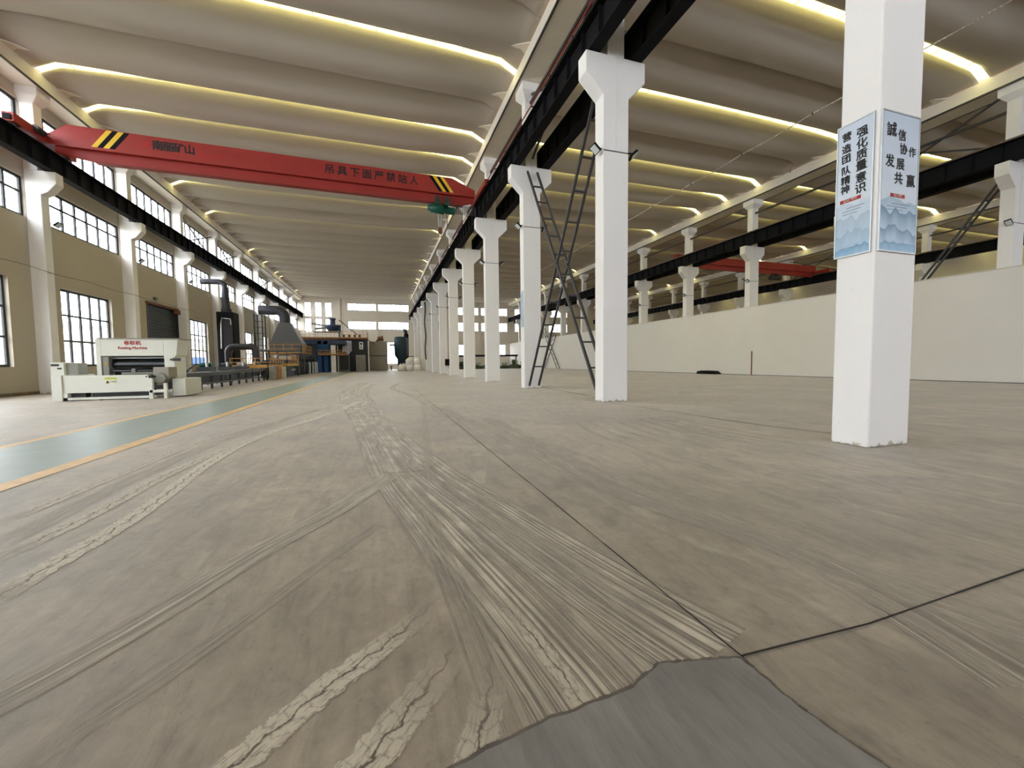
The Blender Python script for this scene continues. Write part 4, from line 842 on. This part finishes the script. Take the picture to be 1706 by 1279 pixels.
B(-5.3, -4.95, 59.7, 60.3, 4.6, 6.3).build('side_drive', BLUE, o); B(-8.3, -4.9, 59.4, 60.6, 5.3, 5.42).build('support_deck', MGREY, o)
for x in (-8.1, -5.0): B(x-.07, x+.07, 59.5, 59.64, 4.5, 5.3).build('leg', STEEL, o)
MB().bar((-8.6, 59.9, 6.45), (-6.6, 60, 6.1), .1, .22).bar((-8.2, 59.9, 5.75), (-6.4, 60, 5.95), .1, .3).build('chute', MGREY, o)
MB().tube([(-5.2, 60, 7.0), (-2.9, 60, 5.0)], .06, 8).build('inclined_pipe', DKM, o)
block('electrical_cabinet', 'dark electrical cabinet under the upper deck beside the oven', 'cabinet', -5.2, -3.9, 57.9, 58.4, 2.3, MGREY, [('door', (-5.1, -4.0, 57.88, 57.9, .2, 2.1), DKM)])
o = block('electrical_cabinet', 'grey electrical cabinet at the walkway end of the upper deck', 'cabinet', -3.1, -1.9, 57.9, 58.4, 2.2, GREY, [('door', (-3.0, -2.5, 57.88, 57.9, .2, 2.0), MGREY), ('door', (-2.45, -2.0, 57.88, 57.9, .2, 2.0), MGREY)])
o = thing('notice_board', 'white notice sign with two dark symbols on the panel under the upper deck', 'sign', (-2.4, 58.3, 3.1))
B(-2.65, -2.15, 58.36, 58.4, 2.95, 3.95).build('board', WHITE, o); MB().tube([(-2.4, 58.35, 3.7), (-2.4, 58.36, 3.7)], .15, 16).build('symbol', DKM, o); MB().prism([(-2.53, 3.35), (-2.27, 3.35), (-2.4, 3.1)], 'y', 58.35, 58.36).build('symbol', DKM, o)
o = thing('plastic_sheet', 'pale hanging plastic sheet under the upper deck', 'sheet', (-4.3, 58.4, 2.4)); mb = MB(); vs = []; n = 10
for i in range(n+1): x = -4.75+1.15*i/n; vs += [(x, 58.45+.06*math.sin(i*1.9), 2.5+.5*(i/n)*0+.25*math.sin(i*.8)), (x, 58.45+.03*math.sin(i*1.3), 4.1)]
mb.add(vs, [(2*i, 2*i+2, 2*i+3, 2*i+1) for i in range(n)], True).build('sheet', mat('milky_plastic', (206, 206, 222), .3, var=.2, scale=3), o)
for z0, z1, lab in ((0.05, 2.12, 'lower of the two big pale grey containers at the end of the line'), (2.2, 4.15, 'upper of the two big pale grey containers at the end of the line')):
    o = thing('container', lab, 'container', (-.3, 63, z0)); B(-1.48, 1.0, 61.9, 65.5, z0, z1).build('body', GREY, o, bevel=.03); B(-1.52, 1.05, 61.85, 65.5, z1, z1+.05).build('rim', DKSTEEL, o)
    mb = MB(); [mb.box(-1.5, -1.42, 61.86, 61.9, z0, z1), mb.box(.95, 1.03, 61.86, 61.9, z0, z1)]; mb.build('corner_post', MGREY, o)
o = thing('scrap_coil', 'brown rusty coil lying on top of the pale containers', 'coil', (.3, 62.6, 4.25)); MB().tube([(-.3, 62.6, 4.62), (.5, 62.6, 4.7)], [.3, .38], 16).build('body', RUST, o); B(-.5, -.2, 62.3, 62.8, 4.22, 4.5).build('foot', RUST, o)
# dust collector
o = thing('dust_collector', 'dark teal dust collector tower at the far end of the hall', 'machine', (3, 62, 0))
MB().lathe((2.95, 62.2, 0), [(.55, 0), (.55, 1.6), (.95, 2.3), (1.0, 4.6), (.85, 4.9), (.4, 4.95)], 18).build('body', TEAL, o)
MB().lathe((3.75, 62.5, 0), [(.28, .9), (.32, 3.6), (.34, 5.3), (.2, 5.5)], 14).build('side_column', BLACK, o)
MB().tube([(3.75, 62.5, 5.3), (3.65, 62.5, 5.9), (3.4, 62.4, 5.9)], .26, 12).build('top_elbow', DKM, o); B(1.3, 2.2, 62, 62.3, 3.6, 3.85).build('inlet', BLACK, o); B(3.4, 4.8, 62.0, 62.1, 2.0, 2.1).build('side_arm', DKM, o)
o = thing('steel_stool', 'small dark stool on the floor before the bright end door', 'stool', (1.6, 66, 0)); B(1.35, 1.85, 65.8, 66.2, .55, .65).build('seat', BLACK, o); B(1.52, 1.68, 65.9, 66.1, 0, .55).build('leg', BLACK, o)
# bulk bags
def bag(x, y, z, s, lab):
    random.seed(int(x*100+y)); prof = [(.36, 0), (.47, .12), (.5, .32), (.5, .5), (.44, .66), (.3, .76), (.12, .8)]
    o = thing('bulk_bag', lab, 'bag', (x, y, z), 'white bulk bags beside the middle columns')
    mb = MB().lathe((x, y, z), [(r*s*random.uniform(.95, 1.06), h*s*1.08) for r, h in prof], 16)
    mb.v = [(vx+random.uniform(-.02, .02), vy+random.uniform(-.02, .02), vz) for vx, vy, vz in mb.v]; mb.build('sack', BAG, o)
    mb = MB(); [MB().bar((x+a*.25*s, y+b2*.25*s, z+.78*s), (x+a*.1*s, y+b2*.1*s, z+.98*s), .04).build('strap', BAG, o) for a in (-1, 1) for b2 in (-1, 1)]
bag(2.75, 57.3, 0, 1.05, 'white bulk bag alone on the floor at the window-side end of the pile'); bag(3.8, 57.0, 0, 1.0, 'lower white bulk bag in the middle of the pile'); bag(4.85, 56.8, 0, 1.05, 'lower white bulk bag nearest the middle columns')
bag(3.75, 57.05, .86, 1.0, 'white bulk bag stacked on the middle one of the pile'); bag(4.85, 56.85, .9, 1.05, 'white bulk bag stacked on the one nearest the middle columns'); bag(3.2, 58.4, 0, 1.1, 'white bulk bag slumped at the back of the pile')
# ------------------------------------------------------------------ goods at the far end of the second hall
o = thing('long_table', 'long low table with a thick dark top at the far end of the second hall', 'table', (18, 66, 0))
B(11, 22.3, 65.6, 66.6, 2.0, 2.3).build('table_top', BLACK, o)
for x in (11.3, 14.5, 18, 22): B(x-.08, x+.08, 65.7, 65.86, 0, 2.0).build('leg', DKM, o)
random.seed(3)
FG = mat('olive_machine_paint', (74, 82, 62), .6, var=.3, scale=3); PG = mat('pale_green_steel', (160, 172, 160), .5, var=.25, scale=4)
for i, (x, wd, h) in enumerate(((12.2, 1.8, 1.3), (14.6, 2.0, 1.1), (17.0, 2.2, 1.4), (19.3, 1.4, 1.0), (21.0, 1.3, 1.5), (22.4, 1.0, 1.2))):
    o = thing('machine_part', '%s dark machine part from the middle columns in the row stored at the far end' % ORD[i], 'machine', (x, 63.5, 0), 'machine parts stored at the end of the second hall')
    B(x-wd/2, x+wd/2, 63, 64.2, 0, h*.45).build('base', FG, o, bevel=.05); MB().tube([(x-wd*.3, 63.5, h*.7), (x+wd*.3, 63.5, h*.7)], h*.26, 14).build('drum', PG if i % 2 else FG, o); MB().lathe((x+wd*.2, 63.2, h*.45), [(.16, 0), (.2, h*.3), (.1, h*.5)], 12).build('housing', PG, o)
# ------------------------------------------------------------------ outside
o = thing('neighbouring_building', 'pale cream building seen through the ground floor windows', 'building', (-32, 30, 0))
B(-34, -28, -25, 110, -.05, 5.0).build('wall', OUTB, o); B(-34.3, -27.7, -25.3, 110.3, 5.0, 5.3).build('roof_edge', GREY, o)
o = thing('site_fence', 'low blue panels standing outside the windows past the roller door', 'fence', (-18, 45, 0)); B(-18.1, -18, 44, 62, 0, 1.9).build('panel', mat('blue_sheet', (60, 110, 190), .5), o)
for ob in bpy.data.objects:
    if '_o' in ob: del ob['_o']
